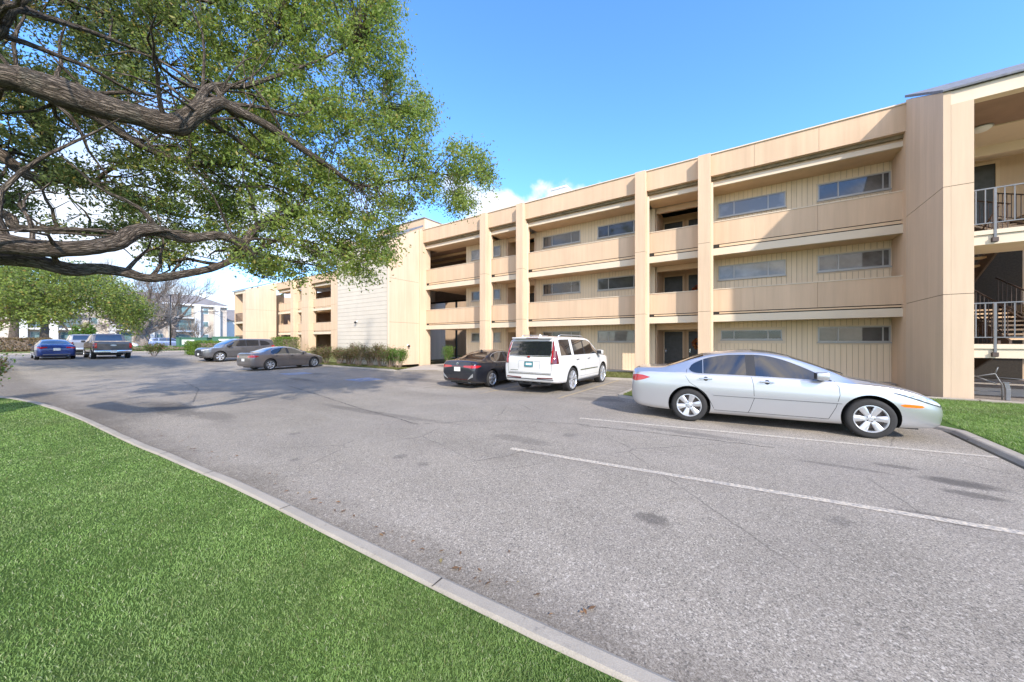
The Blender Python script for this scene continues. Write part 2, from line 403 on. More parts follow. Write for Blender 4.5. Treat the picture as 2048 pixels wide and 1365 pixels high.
M['redleaf'] = leafmat('reddish_shrub_leaf', (.13, .075, .035), (.20, .15, .07), (.09, .12, .03), .2)
M['shrubleaf'] = leafmat('green_shrub_leaf', (.05, .12, .02), (.15, .26, .05), (.25, .15, .05))
M['palmleaf'] = leafmat('palm_leaf', (.16, .17, .06), (.30, .30, .12), (.40, .34, .2))
M['wreathleaf'] = leafmat('autumn_wreath_leaf', (.42, .12, .02), (.60, .30, .08), (.50, .05, .02), .1)
M['wreathred'] = leafmat('red_wreath_leaf', (.42, .05, .03), (.55, .14, .07), (.50, .35, .2), .1)
M['grassblade'] = leafmat('lawn_blade', (.14, .225, .055), (.27, .385, .12), (.44, .46, .26), .38, .7, dry=True)
M['grassdry'] = leafmat('rough_lawn_blade', (.12, .14, .04), (.22, .22, .08), (.28, .24, .12), .3, .6)
def bark(name, a, b, sc_=1.):
    m = base_mat(name)[0]; n = NT(m); c = n.coord()
    at = n.N.new('ShaderNodeAttribute'); at.attribute_name = 'bark_co'
    mp = n.N.new('ShaderNodeMapping'); mp.inputs['Scale'].default_value = (1, 1, .20); n.L.new(at.outputs['Vector'], mp.inputs[0]); bc = mp.outputs[0]
    v = n.noise(bc, 22*sc_, 8, .72, 1.4); w = n.vor(n.mix(.04, bc, v), 34*sc_, 'Distance', 'DISTANCE_TO_EDGE')
    li = n.rng(n.noise(c, 2.6*sc_, 5, .7), .55, .72)
    col = n.mix(n.rng(v, .35, .65), tuple(a)+(1,), tuple(b)+(1,))
    col = n.mix(n.mth('MULTIPLY', li, .5), col, (.20, .20, .155, 1))
    col = n.mix(n.rng(w, .10, .0, 0, .85), col, (a[0]*.35, a[1]*.35, a[2]*.35, 1))
    n.col(col); n.rough(.95); n.b.inputs['Specular IOR Level'].default_value = .15
    n.bump(n.mth('ADD', n.rng(w, 0, .25), v), 1.0, .035); return m
M['bark'] = bark('oak_bark', (.085, .062, .045), (.27, .215, .165))
M['barkpale'] = bark('pale_bark', (.30, .25, .21), (.50, .44, .38))
M['barkfar'] = bark('far_bark', (.20, .155, .125), (.33, .27, .22))
M['stem'] = plain('shrub_stem', (.20, .15, .11), .9, var=.2)
def lawn(name, a, b, c_):
    m = base_mat(name)[0]; n = NT(m); c = n.coord()
    f = n.noise(c, 55, 5, .75); g = n.noise(c, 1.3, 5, .6); st = n.noise(n.coord((3, 9, 1)), 6, 4, .7)
    col = n.mix(n.rng(f, .35, .65), tuple(a)+(1,), tuple(b)+(1,))
    col = n.mix(n.rng(n.mth('MULTIPLY', g, st), .24, .42, 0, .4), col, tuple(c_)+(1,))
    n.col(col); n.rough(1); n.b.inputs['Specular IOR Level'].default_value = .1; n.bump(f, 1, .03); return m
M['lawn'] = lawn('lawn_soil', (.045, .085, .018), (.11, .19, .042), (.15, .18, .06))
M['lawnfar'] = lawn('rough_grass', (.10, .13, .035), (.21, .22, .09), (.28, .24, .14))
M['earth'] = lawn('far_ground', (.13, .13, .06), (.22, .20, .12), (.26, .22, .16))
M['road'] = plain('pale_street', (.42, .41, .40), .9, var=.06)
# ------------------------------------------------------------------ ground, lot, lawns, kerbs
def sheet(name, xs, ys, dz, mat, kind='structure', keep=None, zf=None):
    """sheet following the lot's dished surface"""
    nx, ny = len(xs), len(ys); v = [(x, y, (zf or zg)(x, y)+dz) for y in ys for x in xs]
    f = [(j*nx+i, j*nx+i+1, (j+1)*nx+i+1, (j+1)*nx+i) for j in range(ny-1) for i in range(nx-1)]
    me = bpy.data.meshes.new(name); me.from_pydata(v, [], f); me.materials.append(mat); me.shade_smooth()
    o = bpy.data.objects.new(name, me); COL.objects.link(o); o['kind'] = kind; return o
def span(a, b, step): n = max(1, int(round((b-a)/step))); return [a+(b-a)*i/n for i in range(n+1)]
def polysheet(name, poly, dz, mat, kind='structure', step=1.0, skirt=0, build=True):
    """flat-ish polygon draped on the lot surface"""
    bm = bmesh.new(); vs = [bm.verts.new((x, y, 0)) for x, y in poly]; f = bm.faces.new(vs)
    x0 = min(p[0] for p in poly); x1 = max(p[0] for p in poly)
    for x in span(x0, x1, step)[1:-1]:
        bmesh.ops.bisect_plane(bm, geom=bm.verts[:]+bm.edges[:]+bm.faces[:], plane_co=(x+.0013, 0, 0), plane_no=(1, 0, 0))
    bmesh.ops.triangulate(bm, faces=bm.faces[:])
    for v in bm.verts: v.co.z = zg(v.co.x)+dz
    if skirt:
        be = [e for e in bm.edges if e.is_boundary]
        r = bmesh.ops.extrude_edge_only(bm, edges=be)
        for v in r['geom']:
            if isinstance(v, bmesh.types.BMVert): v.co.z -= skirt
    bmesh.ops.recalc_face_normals(bm, faces=bm.faces[:])
    up = sum(1 for f in bm.faces if f.normal.z > .5); dn = sum(1 for f in bm.faces if f.normal.z < -.5)
    if dn > up: bmesh.ops.reverse_faces(bm, faces=bm.faces[:])
    me = bpy.data.meshes.new(name); bm.to_mesh(me); bm.free(); me.materials.append(mat)
    o = bpy.data.objects.new(name, me); COL.objects.link(o)
    if kind: o['kind'] = kind
    return o
far = lambda x, y: zg(max(x, -160))
sheet('ground', span(-160, -60, 5)+span(-58, 12, 2)+[30, 60, 160, 600], [-600, -200, -80, -50, -40, -30, -20, -10, 0, 10, 20, 40, 80, 200, 600], -.07, M['earth'], zf=far)
_g = [o for o in COL.objects if o.name == 'ground'][0]
_me = _g.data
for v in _me.vertices:
    if v.co.x <= -159.9: v.co.x = -900
sheet('asphalt_lot', span(-56, 2.87, 1.0), [-46, -30, -17, -12, -8, -4.6, -2.2], 0, M['asphalt'])
sheet('asphalt_lot', span(2.87, 14, 3), [-46, -30, -15.5], 0, M['asphalt'])
sheet('street', [-93, -85, -77, -70], [-120, -60, -20, 0, 20, 60, 120], .02, M['road'])

# lawn by the photographer with its kerb curving away on the left
edge = [(3.4, -15.02), (1.2, -15.17), (-.3, -15.28), (-.94, -15.335), (-1.7, -15.375), (-3, -15.435), (-5, -15.50), (-7.3, -15.60), (-9.6, -15.76), (-12, -15.92), (-14.5, -16.15), (-16.5, -16.4), (-18.4, -16.75), (-20.0, -17.2), (-22, -18.2), (-24, -20), (-26, -23), (-27, -27), (-28, -46)]
def resample(pl, step):
    out = [pl[0]]
    for a, b in zip(pl, pl[1:]):
        n = max(1, int(math.dist(a, b)/step))
        out += [(a[0]+(b[0]-a[0])*i/n, a[1]+(b[1]-a[1])*i/n) for i in range(1, n+1)]
    return out
def offset_line(pl, d):
    out = []
    for i, p in enumerate(pl):
        a = pl[max(i-1, 0)]; b = pl[min(i+1, len(pl)-1)]
        t = (Vector((b[0]-a[0], b[1]-a[1]))).normalized(); out.append((p[0]-t.y*d, p[1]+t.x*d))
    return out
def kerb(pl, side, w=.15, h=.065, step=.55, seglen=1.9, jitter=.006, open_=True):
    """cast concrete kerb with expansion joints; side = +1 puts the kerb to the left of the line direction"""
    pl = resample(pl, step); n = len(pl); mb = MB()
    prof = [(-.012, -.12), (-.010, .0), (.03, h*.80), (.055, h), (w-.02, h), (w, h-.02), (w, -.12)]
    lines = [offset_line(pl, side*p[0]) for p in prof]
    vs = []; acc = 0; jit = []
    for i in range(n):
        j = rnd.uniform(-jitter, jitter); jit.append(j)
        for k, p in enumerate(prof):
            x, y = lines[k][i]; vs.append((x, y, zg(x)+p[1]+(j if 0 < k < 6 else 0)))
    m = len(prof); fs = []; acc = 0
    for i in range(n-1):
        acc += math.dist(pl[i], pl[i+1])
        for k in range(m-1): fs.append((i*m+k, i*m+k+1, (i+1)*m+k+1, (i+1)*m+k))
    fs += [tuple(range(m)), tuple((n-1)*m+k for k in range(m-1, -1, -1))]
    mb.add(vs, fs); o = mb.build('kerb', M['kerb']); o['kind'] = 'structure'
    # joints: thin dark slots across the top
    jb = MB(); acc = 0; nxt = .9
    for i in range(1, n-1):
        a, b = pl[i], pl[i+1]; acc += math.dist(pl[i-1], a)
        if acc > nxt:
            nxt += seglen; t = Vector((b[0]-a[0], b[1]-a[1])).normalized()
            q = (lines[3][i], lines[-2][i]); z = zg(a[0])+h+jit[i]+.0025
            p0 = Vector((*q[0], z)); p1 = Vector((*q[1], z)); tt = Vector((t.x, t.y, 0))*.006
            jb.quad(p0-tt, p0+tt, p1+tt*.6, p1-tt*.6)
            pf = Vector((*offset_line(pl, side*-.0125)[i], zg(a[0])+.002)); jb.quad(pf-tt, pf+tt, p0+tt, p0-tt)
    if jb.v: jo = jb.build('kerb_joint', M['darkgap']); jo['kind'] = 'structure'
    return o
kerb(edge, +1)
inner = offset_line(resample(edge, .55), .15)
polysheet('lawn', inner+[(-28, -60), (60, -60), (60, -15.02), (3.4, -15.17)], .045, M['lawn'], step=2)
# lawn between lot and building, right of the silver car, and the island behind it
isl = [(14, -15.5+.0), (2.95, -15.5), (2.95, -7.35), (2.55, -7.08), (-2.9, -7.08), (-3.35, -6.75), (-3.35, -2.1), (-3.35, 1.8), (14, 1.8)]
kerb([(14, -15.5), (2.95, -15.5), (2.95, -7.5), (2.8, -7.22), (2.5, -7.08), (-2.8, -7.08), (-3.2, -6.9), (-3.35, -6.5), (-3.35, -2.3), (-3.4, -2.2)], -1, w=.20, h=.055)
polysheet('lawn', [(14, -15.35), (3.13, -15.35), (3.13, -7.35), (2.6, -6.90), (-2.8, -6.90), (-3.17, -6.6), (-3.17, .8), (4.2, .8), (4.2, -2.72), (14, -2.72)][::-1], .05, M['lawn'], step=2)
kerb([(-3.4, -2.2), (-15.6, -2.2)], -1, h=.09)
kerb([(-17.6, -3.9), (-30, -4.2), (-38, -4.4)], -1, h=.09)
kerb([(-15.6, -2.2), (-17.6, -3.9)], -1, h=.05)
polysheet('grass_strip', [(-3.2, -2.1), (-3.2, 1.7), (-15.4, 1.7), (-15.4, -2.08)], .05, M['lawnfar'], step=2)
polysheet('path', [(-15.4, -2.08), (-15.4, 9), (-26, 14), (-26, 9), (-19.6, 9), (-19.6, .2), (-18.2, -2.2), (-17.4, -3.75), (-15.55, -2.2)], .045, M['walk'], step=2)
polysheet('planting_bed', [(-17.6, -3.78), (-38, -4.28), (-60, -4.6), (-60, 14), (-26.2, 14), (-26.2, -2.3), (-18.4, -2.3)], .055, M['lawnfar'], step=2)
polysheet('gravel', [(4.9, -2.58), (14, -2.58), (14, 2.4), (4.9, 2.4)], .09, M['mulch'])
polysheet('gravel', [(-3.3, .85), (4.2, .85), (4.2, 1.75), (-3.3, 1.75)], .085, M['mulch'])
polysheet('gravel', [(-13.3, 1.15), (-4.2, 1.15), (-4.2, 1.8), (-13.3, 1.8)], .07, M['mulch'])
# far edge of the lot: kerb, rough lawn strips
kerb([(-38, -4.4), (-56, -4.8), (-56, -46)], -1, h=.10)
polysheet('grass_strip', [(-56.2, -60), (-69.8, -60), (-69.8, 60), (-60, 60), (-60, -4.6), (-56.2, -4.9)], .06, M['lawnfar'], step=2)

# painted markings: thin sheets just above the asphalt
def strip(name, a, b, w, mat, dz=.004):
    a = Vector(a); b = Vector(b); t = (b-a).normalized(); nrm = Vector((-t.y, t.x))*w/2
    n = max(1, int((b-a).length/.5)); mb = MB(); vs = []
    for i in range(n+1):
        p = a+(b-a)*i/n
        for q in (p-nrm, p+nrm): vs.append((q.x, q.y, zg(q.x)+dz))
    mb.add(vs, [(2*i, 2*i+2, 2*i+3, 2*i+1) for i in range(n)])
    o = mb.build(name, mat); o['kind'] = 'structure'
    if o.data.polygons[0].normal.z < 0: o.data.flip_normals()
    return o
for y in (-12.62+.42, -9.72): pass
strip('parking_line', (-3.02, -12.70), (2.84, -12.08), .10, M['line'])
strip('parking_line', (-3.0, -10.15), (2.86, -9.18), .10, M['line'])
for s in (4.62, 7.5, 10.5, 13.4, 16.2, 19.1, 22.3, 26.6):
    strip('parking_line', (-s, -8.0), (-s, -2.35 if s < 15 else -4.1), .10, M['liney'] if s < 8 else M['linefaint'])
for i, y in enumerate((-6.6, -5.9, -5.2, -4.5, -3.8, -3.1)): strip('hatch_line', (-4.5, y), (-3.5, y-.28), .09, M['linefaint'])
for s, y0 in ((39.2, -15.8), (44.2, -13.4)): strip('parking_line', (-38.4, -16.2), (-44, -16.6), .1, M['liney']); break
# two worn wheelchair emblems on blue squares
def emblem(x, y):
    o = polysheet('blue_marking', [(x-.65, y-.62), (x+.65, y-.62), (x+.65, y+.62), (x-.65, y+.62)], .004, M['blue'])
    z = zg(x)+.008; mb = MB()
    def seg(a, b, w=.09):
        a = Vector((*a, 0)); b = Vector((*b, 0)); t = (b-a).normalized(); q = Vector((-t.y, t.x, 0))*w/2
        mb.quad(*[(x+p.x, y+p.y, z) for p in (a-q, b-q, b+q, a+q)])
    for k in range(14):
        t0, t1 = R(150+k*17), R(150+(k+1)*17); r = .24
        seg((-.05+r*math.cos(t0), -.12+r*math.sin(t0)), (-.05+r*math.cos(t1), -.12+r*math.sin(t1)), .07)
    seg((-.08, .28), (-.06, -.02), .10); seg((-.06, -.02), (.20, -.04), .09); seg((.20, -.04), (.30, -.34), .08); seg((-.08, .12), (.14, .12), .07)
    mb.add([(x-.09+.075*math.cos(R(45*i)), y+.40+.075*math.sin(R(45*i)), z) for i in range(8)], [tuple(range(8))])
    e = mb.build('wheelchair_symbol', M['linew'], fixn=False); e['kind'] = 'structure'
emblem(-14.8, -7.55); emblem(-20.6, -7.9)
# cracks in the surface
def crack(pts, w, dark=True):
    pts = resample(pts, .09); vs = []; n = len(pts)
    for i, p in enumerate(pts):
        a = pts[max(i-1, 0)]; b = pts[min(i+1, n-1)]; t = Vector((b[0]-a[0], b[1]-a[1])).normalized()
        o = rnd.uniform(-.022, .022); ww = w*rnd.uniform(.3, 1.2)/2
        for sgn in (-1, 1): vs.append((p[0]-t.y*(o+sgn*ww), p[1]+t.x*(o+sgn*ww), zg(p[0])+.004))
    mb = MB(); mb.add(vs, [(2*i, 2*i+2, 2*i+3, 2*i+1) for i in range(n-1)])
    o = mb.build('asphalt_crack', M['crack']); o['kind'] = 'structure'
    if o.data.polygons[0].normal.z < 0: o.data.flip_normals()
M['crack'] = plain('crack_filler', (.055, .05, .045), .9, var=.4, vs=12)
crack([(-15.2, -10.6), (-12, -11.1), (-9.2, -11.6), (-6.9, -12.0), (-5.6, -12.3)], .028)
crack([(-5.5, -12.2), (-4.9, -11.6), (-4.0, -11.1), (-2.6, -10.6)], .014)
crack([(-3.2, -13.6), (-2.9, -13.1), (-2.7, -12.5)], .010)
crack([(-21, -12.5), (-17, -12.9), (-13.5, -13.9)], .02)
crack([(-2.7, -10.7), (-1.2, -10.5), (.3, -10.4)], .02)
# dry leaves and acorns on the asphalt along the kerb
lf = MB()
for i in range(110):
    t = rnd.random()**1.5; x = -.8-t*13; y = -15.20-.045*max(0, -x)**.7+abs(rnd.gauss(0, .12))+rnd.choice([0, 0, 0, 0, 0, 0, 0, rnd.uniform(0, 3)])
    a = rnd.uniform(0, 6.3); L_ = rnd.uniform(.012, .032); W_ = L_*rnd.uniform(.25, .5); z = zg(x)+.008+rnd.uniform(0, .006)
    ca, sa = math.cos(a), math.sin(a)
    lf.quad((x-ca*L_, y-sa*L_, z), (x+sa*W_, y-ca*W_, z+rnd.uniform(0, .01)), (x+ca*L_, y+sa*L_, z+.003), (x-sa*W_, y+ca*W_, z+rnd.uniform(0, .008)))
M['litter'] = leafmat('dry_leaf', (.10, .06, .03), (.28, .15, .07), (.30, .30, .12), .1)
tag(lf.build('leaf_litter', M['litter'], fixn=False), 'scattered dry oak leaves and bits lying along the kerb', 'leaf litter', kind='stuff')
# ------------------------------------------------------------------ the long apartment building
def window(root, org, x0, x1, y, z0, z1, muls=(), pane='pane_blind', casing=0, label=None):
    if x0 > x1: x0, x1 = x1, x0
    f = MB(); w = .042; yf = y-.035
    f.box(x0, x1, yf, y+.02, z0, z0+w); f.box(x0, x1, yf, y+.02, z1-w, z1)
    f.box(x0, x0+w, yf-.001, y+.02, z0+w, z1-w); f.box(x1-w, x1, yf-.001, y+.02, z0+w, z1-w)
    for m in muls: f.box(m-.02, m+.02, yf-.002, y+.02, z0+w, z1-w)
    f.box(x0-.03, x1+.03, yf-.03, y+.02, z0-.045, z0-.002)
    wo = f.build('window', M['alu'], root, org)
    p = MB(); p.box(x0+.01, x1-.01, y-.012, y+.005, z0+.01, z1-.01); po = p.build('pane', M[pane], wo, org)
    if casing:
        c = MB(); q = casing
        c.box(x0-q, x1+q, y-.02, y-.001, z1+.002, z1+q); c.box(x0-q, x1+q, y-.02, y-.001, z0-q-.045, z0-.047)
        c.box(x0-q, x0-.002, y-.02, y-.001, z0-.047, z1+.002); c.box(x1+.002, x1+q, y-.02, y-.001, z0-.047, z1+.002)
        c.build('casing', M['cream'], wo, org)
    if label: wo['label'] = label
    return wo
def door(root, org, x0, x1, y, z0, z1, mat='doorgrey', glazed=False):
    f = MB(); w = .09
    f.box(x0-w, x0, y-.05, y+.02, z0, z1+w); f.box(x1, x1+w, y-.05, y+.02, z0, z1+w); f.box(x0, x1, y-.05, y+.02, z1, z1+w)
    d = MB(); d.box(x0, x1, y-.02, y+.02, z0, z1); do = d.build('door', M[mat], root, org)
    f.build('door_frame', M['doorframe'], do, org)
    k = MB(); k.lathe([(0, -.12), (.028, -.115), (.034, -.09), (.014, -.07), (.014, -.02)], 10, Matrix.Translation((x0+.07, y, z0+.98)))
    k.box(x0+.05, x0+.09, y-.035, y-.018, z0+.92, z0+1.12); k.build('handle', M['chrome'], do, org)
    if glazed:
        g = MB(); g.box(x0+.18, x1-.18, y-.028, y-.018, z0+1.0, z1-.18); g.build('pane', M['pane_light'], do, org)
    return do
def stacked(x0, x1, y0, y1, zs, gap=.014):
    m = MB()
    for a, b in zip(zs, zs[1:]): m.box(x0, x1, y0, y1, a+(gap if a > 0 else 0), b)
    c = MB(); c.box(x0+.012, x1-.012, y0+.012, y1-.012, zs[0]+.02, zs[-1]-.02)
    return m, c
LV = (0., 2.9, 5.82)              # storey datum
PAR = [(2.92, 3.88), (5.86, 6.83)]
FAS = [(2.48, 2.78), (5.38, 5.68)]
def bay(root, org, x0, x1, yo, joints=(), wall_y=1.75, gap_bits=True):
    """one bay of open gallery between two piers: fascias, parapets, deep roof beam"""
    yp = yo+.60
    for (a, b), (c, d) in zip(FAS, PAR):
        MB().box(x0, x1, yp-.05, yp+.10, a, b).build('fascia', M['cream_pale'], root, org)
        # deck edge; dark strip paints the slot's shade between beam and parapet, plus pipe
        MB().box(x0, x1, yp+.101, yo+wall_y+.0, a+.03, b-.06).build('gallery_deck', M['soffit'], root, org)
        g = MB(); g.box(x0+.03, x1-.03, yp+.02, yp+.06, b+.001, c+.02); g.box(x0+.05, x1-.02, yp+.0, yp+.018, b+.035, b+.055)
        g.build('slot_shade_pipe', M['cream'] if False else M['darkgap'], root, org)
        g = MB(); g.box(x0+.3, x1-.0, yp-.012, yp+.015, b+.045, c-.035); g.build('ledge_board', M['soffit'], root, org)
        p = MB(); xs = [x0]+[j for j in joints if x0 < j < x1]+[x1]
        for u, v in zip(xs, xs[1:]): p.box(u+.004, v-.004, yp, yp+.10, c, d)
        p.build('parapet', M['stucco'], root, org)
        MB().box(x0, x1, yp-.02, yp+.12, d+.001, d+.035).build('parapet_cap', M['cream_pale'], root, org)
    # top: white fascia, weathered wood, deep beam
    MB().box(x0, x1, yp-.05, yp+.06, 8.38, 8.56).build('fascia', M['cream_pale'], root, org)
    MB().box(x0, x1, yp+.02, yp+.08, 8.561, 8.66).build('wood_fascia', M['soffit'], root, org)
    MB().box(x0, x1, yp-.10, yp+.081, 8.661, 8.78).build('wood_fascia', M['brownwood'], root, org)
    p = MB(); xs = [x0]+[j for j in joints if x0 < j < x1]+[x1]
    for u, v in zip(xs, xs[1:]): p.box(u+.004, v-.004, yo+.30, yo+.52, 8.781, 9.70)
    p.build('roof_beam', M['stucco'], root, org)
    MB().box(x0, x1, yp+.061, yo+wall_y, 8.38, 8.44).build('soffit', M['soffit'], root, org)
def pier(root, org, x0, x1, yo, spout=True):
    m, c = stacked(x0, x1, yo, yo+.78, [-.3, 2.90, 5.84, 9.66])
    o = m.build('pier', M['stucco_pier'], root, org); c.build('joint_core', M['darkgap'], o, org)
    if spout:
        d = MB(); d.box(x1+.003, x1+.075, yo+.42, yo+.52, .1, 8.55); d.build('downspout', M['cream'], root, org)

BO = (-7.7, 1.5, 0)
apt = thing('apartment_building', 'long three-storey tan stucco apartment building with galleries and tall piers behind the parked cars', 'building', BO)
J_A = (.75, 2.75); xR = 4.34
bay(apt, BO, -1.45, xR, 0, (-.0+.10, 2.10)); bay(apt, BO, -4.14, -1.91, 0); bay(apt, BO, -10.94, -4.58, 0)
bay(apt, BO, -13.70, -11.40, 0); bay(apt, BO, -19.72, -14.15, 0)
for x0 in (-1.91, -4.58, -11.40, -14.15): pier(apt, BO, x0, x0+(.46 if x0 != -14.15 else .45), 0)
# coping along the whole roof edge
MB().box(-19.7, xR, .26, .56, 9.701, 9.745, 0).build('coping', M['cream_pale'], apt, BO)
# side returns at the two ends of the gallery
MB().box(-19.85, -19.73, 0, 1.0, -.3, 9.7).build('wall', M['stucco_pier'], apt, BO)
# rear walls of the galleries
def wallpiece(x0, x1, y, z0=-.3, z1=8.40, mat='siding_v', t=.15, name='siding_wall'):
    MB().box(x0, x1, y, y+t, z0, z1).build(name, M[mat], apt, BO)
wallpiece(-1.70, 4.33, 1.75); wallpiece(-11.05, -4.05, 1.75); wallpiece(-16.85, -13.36, 1.75)
wallpiece(-13.36, -13.21, 1.76, name='wall', mat='stucco', t=1.74); wallpiece(-4.04, -3.98, 1.9, name='wall', mat='stucco', t=1.6); wallpiece(-1.70, -1.55, 1.905, name='wall', mat='stucco', t=1.6)
wallpiece(-11.20, -11.055, 1.76, name='wall', mat='stucco', t=1.74)
wallpiece(-13.36, -11.0, 3.51, name='recess_wall', mat='stucco'); wallpiece(-4.05, -1.55, 3.51, name='recess_wall', mat='stucco')
for a, b in ((-3.98, -1.71), (-13.20, -11.21)):
    for z0, z1 in ((2.20, 2.51), (5.14, 5.41), (8.10, 8.37)): MB().box(a, b, 1.78, 1.92, z0, z1).build('header_beam', M['soffit'], apt, BO)
for z in LV[1:]:
    MB().box(-19.6, -1.0, 1.76, 9.0, z-.40, z-.10).build('floor_slab', M['soffit'], apt, BO)
    MB().box(-1.0, 4.3, 1.91, 9.0, z-.40, z-.10).build('floor_slab', M['soffit'], apt, BO)
MB().box(-19.6, 4.3, .62, 9.0, 9.2, 9.3).build('roof_deck', M['roofwhite'], apt, BO)
MB().box(-19.6, 4.3, .53, .60, 8.80, 9.68).build('parapet_back', M['roofwhite'], apt, BO)
MB().box(-16.85, 4.3, 9.0, 9.2, -.3, 9.6).build('rear_wall', M['stucco'], apt, BO)
MB().box(-16.85, -16.7, 1.91, 9.0, -.3, 8.9).build('wall', M['stucco'], apt, BO)
MB().box(-16.8, 4.3, 1.1, 9.0, -.3, .10).build('floor_slab', M['walk'], apt, BO)
# windows of bay A, C, E, D
ZW = [(1.60, 2.20), (4.45, 5.10), (7.35, 8.0)]
panesA1 = ['pane_dark', 'pane_light', 'pane_light']; panesA2 = ['pane_grey', 'pane_blind', 'pane_blind']
panesC1 = ['pane_grey', 'pane_dark', 'pane_grey']; panesC2 = ['pane_light', 'pane_grey', 'pane_dark']
for i, (z0, z1) in enumerate(ZW):
    window(apt, BO, -1.26 if i else -1.16, 1.20 if i else 1.08, 1.75, z0 if i else 1.70, z1 if i else 2.12, (-.65, .60), panesA1[i], .0 if i else .12)
    window(apt, BO, 2.24, 4.30, 1.75, z0, z1, (2.85, 4.10), panesA2[i], .05)
    window(apt, BO, -10.55, -8.12, 1.75, z0, z1, (-9.91, -8.67), panesC1[i], .05)
    window(apt, BO, -7.07, -4.66, 1.75, z0, z1, (-6.46, -5.1), panesC2[i], .05)
    window(apt, BO, -16.33, -14.9, 1.75, z0, z1, (-15.6,), 'pane_light' if i == 2 else 'pane_grey', .05)
    window(apt, BO, -14.35, -13.82, 1.75, z0, z1, (), 'pane_light', .05)
    for j, x0 in enumerate((-3.93, -2.74)):
        z = (.10, 2.82, 5.74)[i]; door(apt, BO, x0, x0+.90, 3.51, z, z+(2.04, 2.30, 2.30)[i])
    door(apt, BO, -12.95, -12.05, 3.51, (.10, 2.82, 5.74)[i], (.10, 2.82, 5.74)[i]+2.1, 'doorgrey' if i else 'cream', i == 0)
# breezeway at the left end: enclosed dark top storey, courtyard range seen through the lower two
MB().box(-27, -16.86, 7.6, 7.8, 5.5, 8.9).build('recess_wall', M['soffitdark'] if 'soffitdark' in M else plain('shaded_brown_board', (.30, .20, .145), .9, var=.1), apt, BO)  # brown board colour darkened to paint in the recess shade
MB().box(-27, -16.86, 1.76, 7.6, 8.38, 8.46).build('soffit', MATS.get('shaded_brown_board'), apt, BO)
for k in range(4): MB().box(-26.9, -16.9, 2.6+k*1.4, 2.75+k*1.4, 8.22, 8.379).build('roof_joist', M['soffit'], apt, BO)
MB().box(-26.9, -20.0, 5.9, 6.02, .1, 5.5).build('post_beam', MATS['shaded_brown_board'], apt, BO) if False else None
p = MB(); p.box(-22.9, -22.76, 7.0, 7.14, 0, 5.45); p.build('post', M['black'], apt, BO)
MB().box(-26.9, -16.9, 7.0, 7.14, 5.30, 5.449).build('post_beam', M['black'], apt, BO)

# end block on the right: tall wall at right angles, narrow front pier, mansard edge
def endprofile(y0, y1, zlow, zhigh): return [(y0, zlow), (y1, zhigh)]
def sidewall(root, org, x0, x1, yf, yb, name='end_wall', mat='stucco_end', z0=-.02):
    m = MB(); zt = lambda y: 8.44+(y-yf)/(yb-yf)*1.40
    for a, b in ((z0, 2.90), (2.914, 5.84)): m.extr([(yf, a), (yb, a), (yb, b), (yf, b)], 'x', x0, x1)
    m.extr([(yf, 5.854), (yb, 5.854), (yb, zt(yb)), (yf, zt(yf))], 'x', x0, x1)
    o = m.build(name, M[mat], root, org)
    MB().extr([(yf+.02, z0+.02), (yb-.02, z0+.02), (yb-.02, 8), (yf+.02, 8)], 'x', x0+.012, x1-.012).build('joint_core', M['darkgap'], o, org)
    return o
sidewall(apt, BO, xR, xR+.14, -2.5, .30)
MB().box(xR-.004, xR+.136, .301, 9, -.3, 9.7).build('wall', M['stucco'], apt, BO)
m, c = stacked(xR+.143, 4.88, -2.5, -2.1, [-.02, 2.90, 5.84, 8.06]); o = m.build('end_wall', M['stucco_end'], apt, BO); c.build('joint_core', M['darkgap'], o, BO)
MB().box(xR+.143, 4.88, -2.099, -1.2, -.02, 8.05).build('wall', M['stucco_end'], apt, BO)
MB().box(xR+.145, 16, -2.48, -2.2, 8.062, 8.43).build('eave_beam', M['cream_pale'], apt, BO)
MB().extr([(-2.47, 8.431), (-2.2, 8.431), (-2.2, 8.602)], 'x', xR+.12, 16).build('eave_board', M['cream_pale'], apt, BO)
MB().extr([(-2.56, 8.44), (-2.56, 8.49), (.33, 10.02), (.33, 9.93), (-2.5, 8.442)][::-1], 'x', xR-.02, 16).build('roof', M['roofgrey'], apt, BO)
MB().box(xR+.15, 16, -2.199, -.35, 8.07, 8.2).build('soffit', MATS['shaded_brown_board'], apt, BO)
MB().box(xR+.15, 16, -.349, 2.6, 8.04, 8.2).build('soffit', M['cream'], apt, BO)
MB().box(xR+.15, 16, 1.2, 1.38, 7.74, 8.039).build('header_beam', M['cream'], apt, BO)
MB().box(xR+.15, 16, 2.6, 2.8, -.2, 9.2).build('recess_wall', M['stucco'], apt, BO)
MB().box(4.9, 7.6, 2.50, 2.58, .31, 5.4).build('screen_panel', M['screen'], apt, BO)
MB().box(4.9, 16, -1.15, 2.59, -.1, .30).build('walkway_slab', M['walk'], apt, BO)
for z0, z1 in ((1.19, 1.55), (4.18, 4.55)):
    MB().box(4.885, 16, -2.42, -.9, z0, z1-.12).build('landing', M['cream_pale'], apt, BO)
    MB().box(4.885, 16, -2.46, -.9, z1-.115, z1).build('landing_edge', M['cream_pale'], apt, BO)
for z in (2.83, 5.75): MB().box(7.3, 16, 1.2, 2.59, z-.25, z).build('floor_slab', M['cream'], apt, BO)
door(apt, BO, 6.1, 7.05, 2.60, 5.76, 7.86)
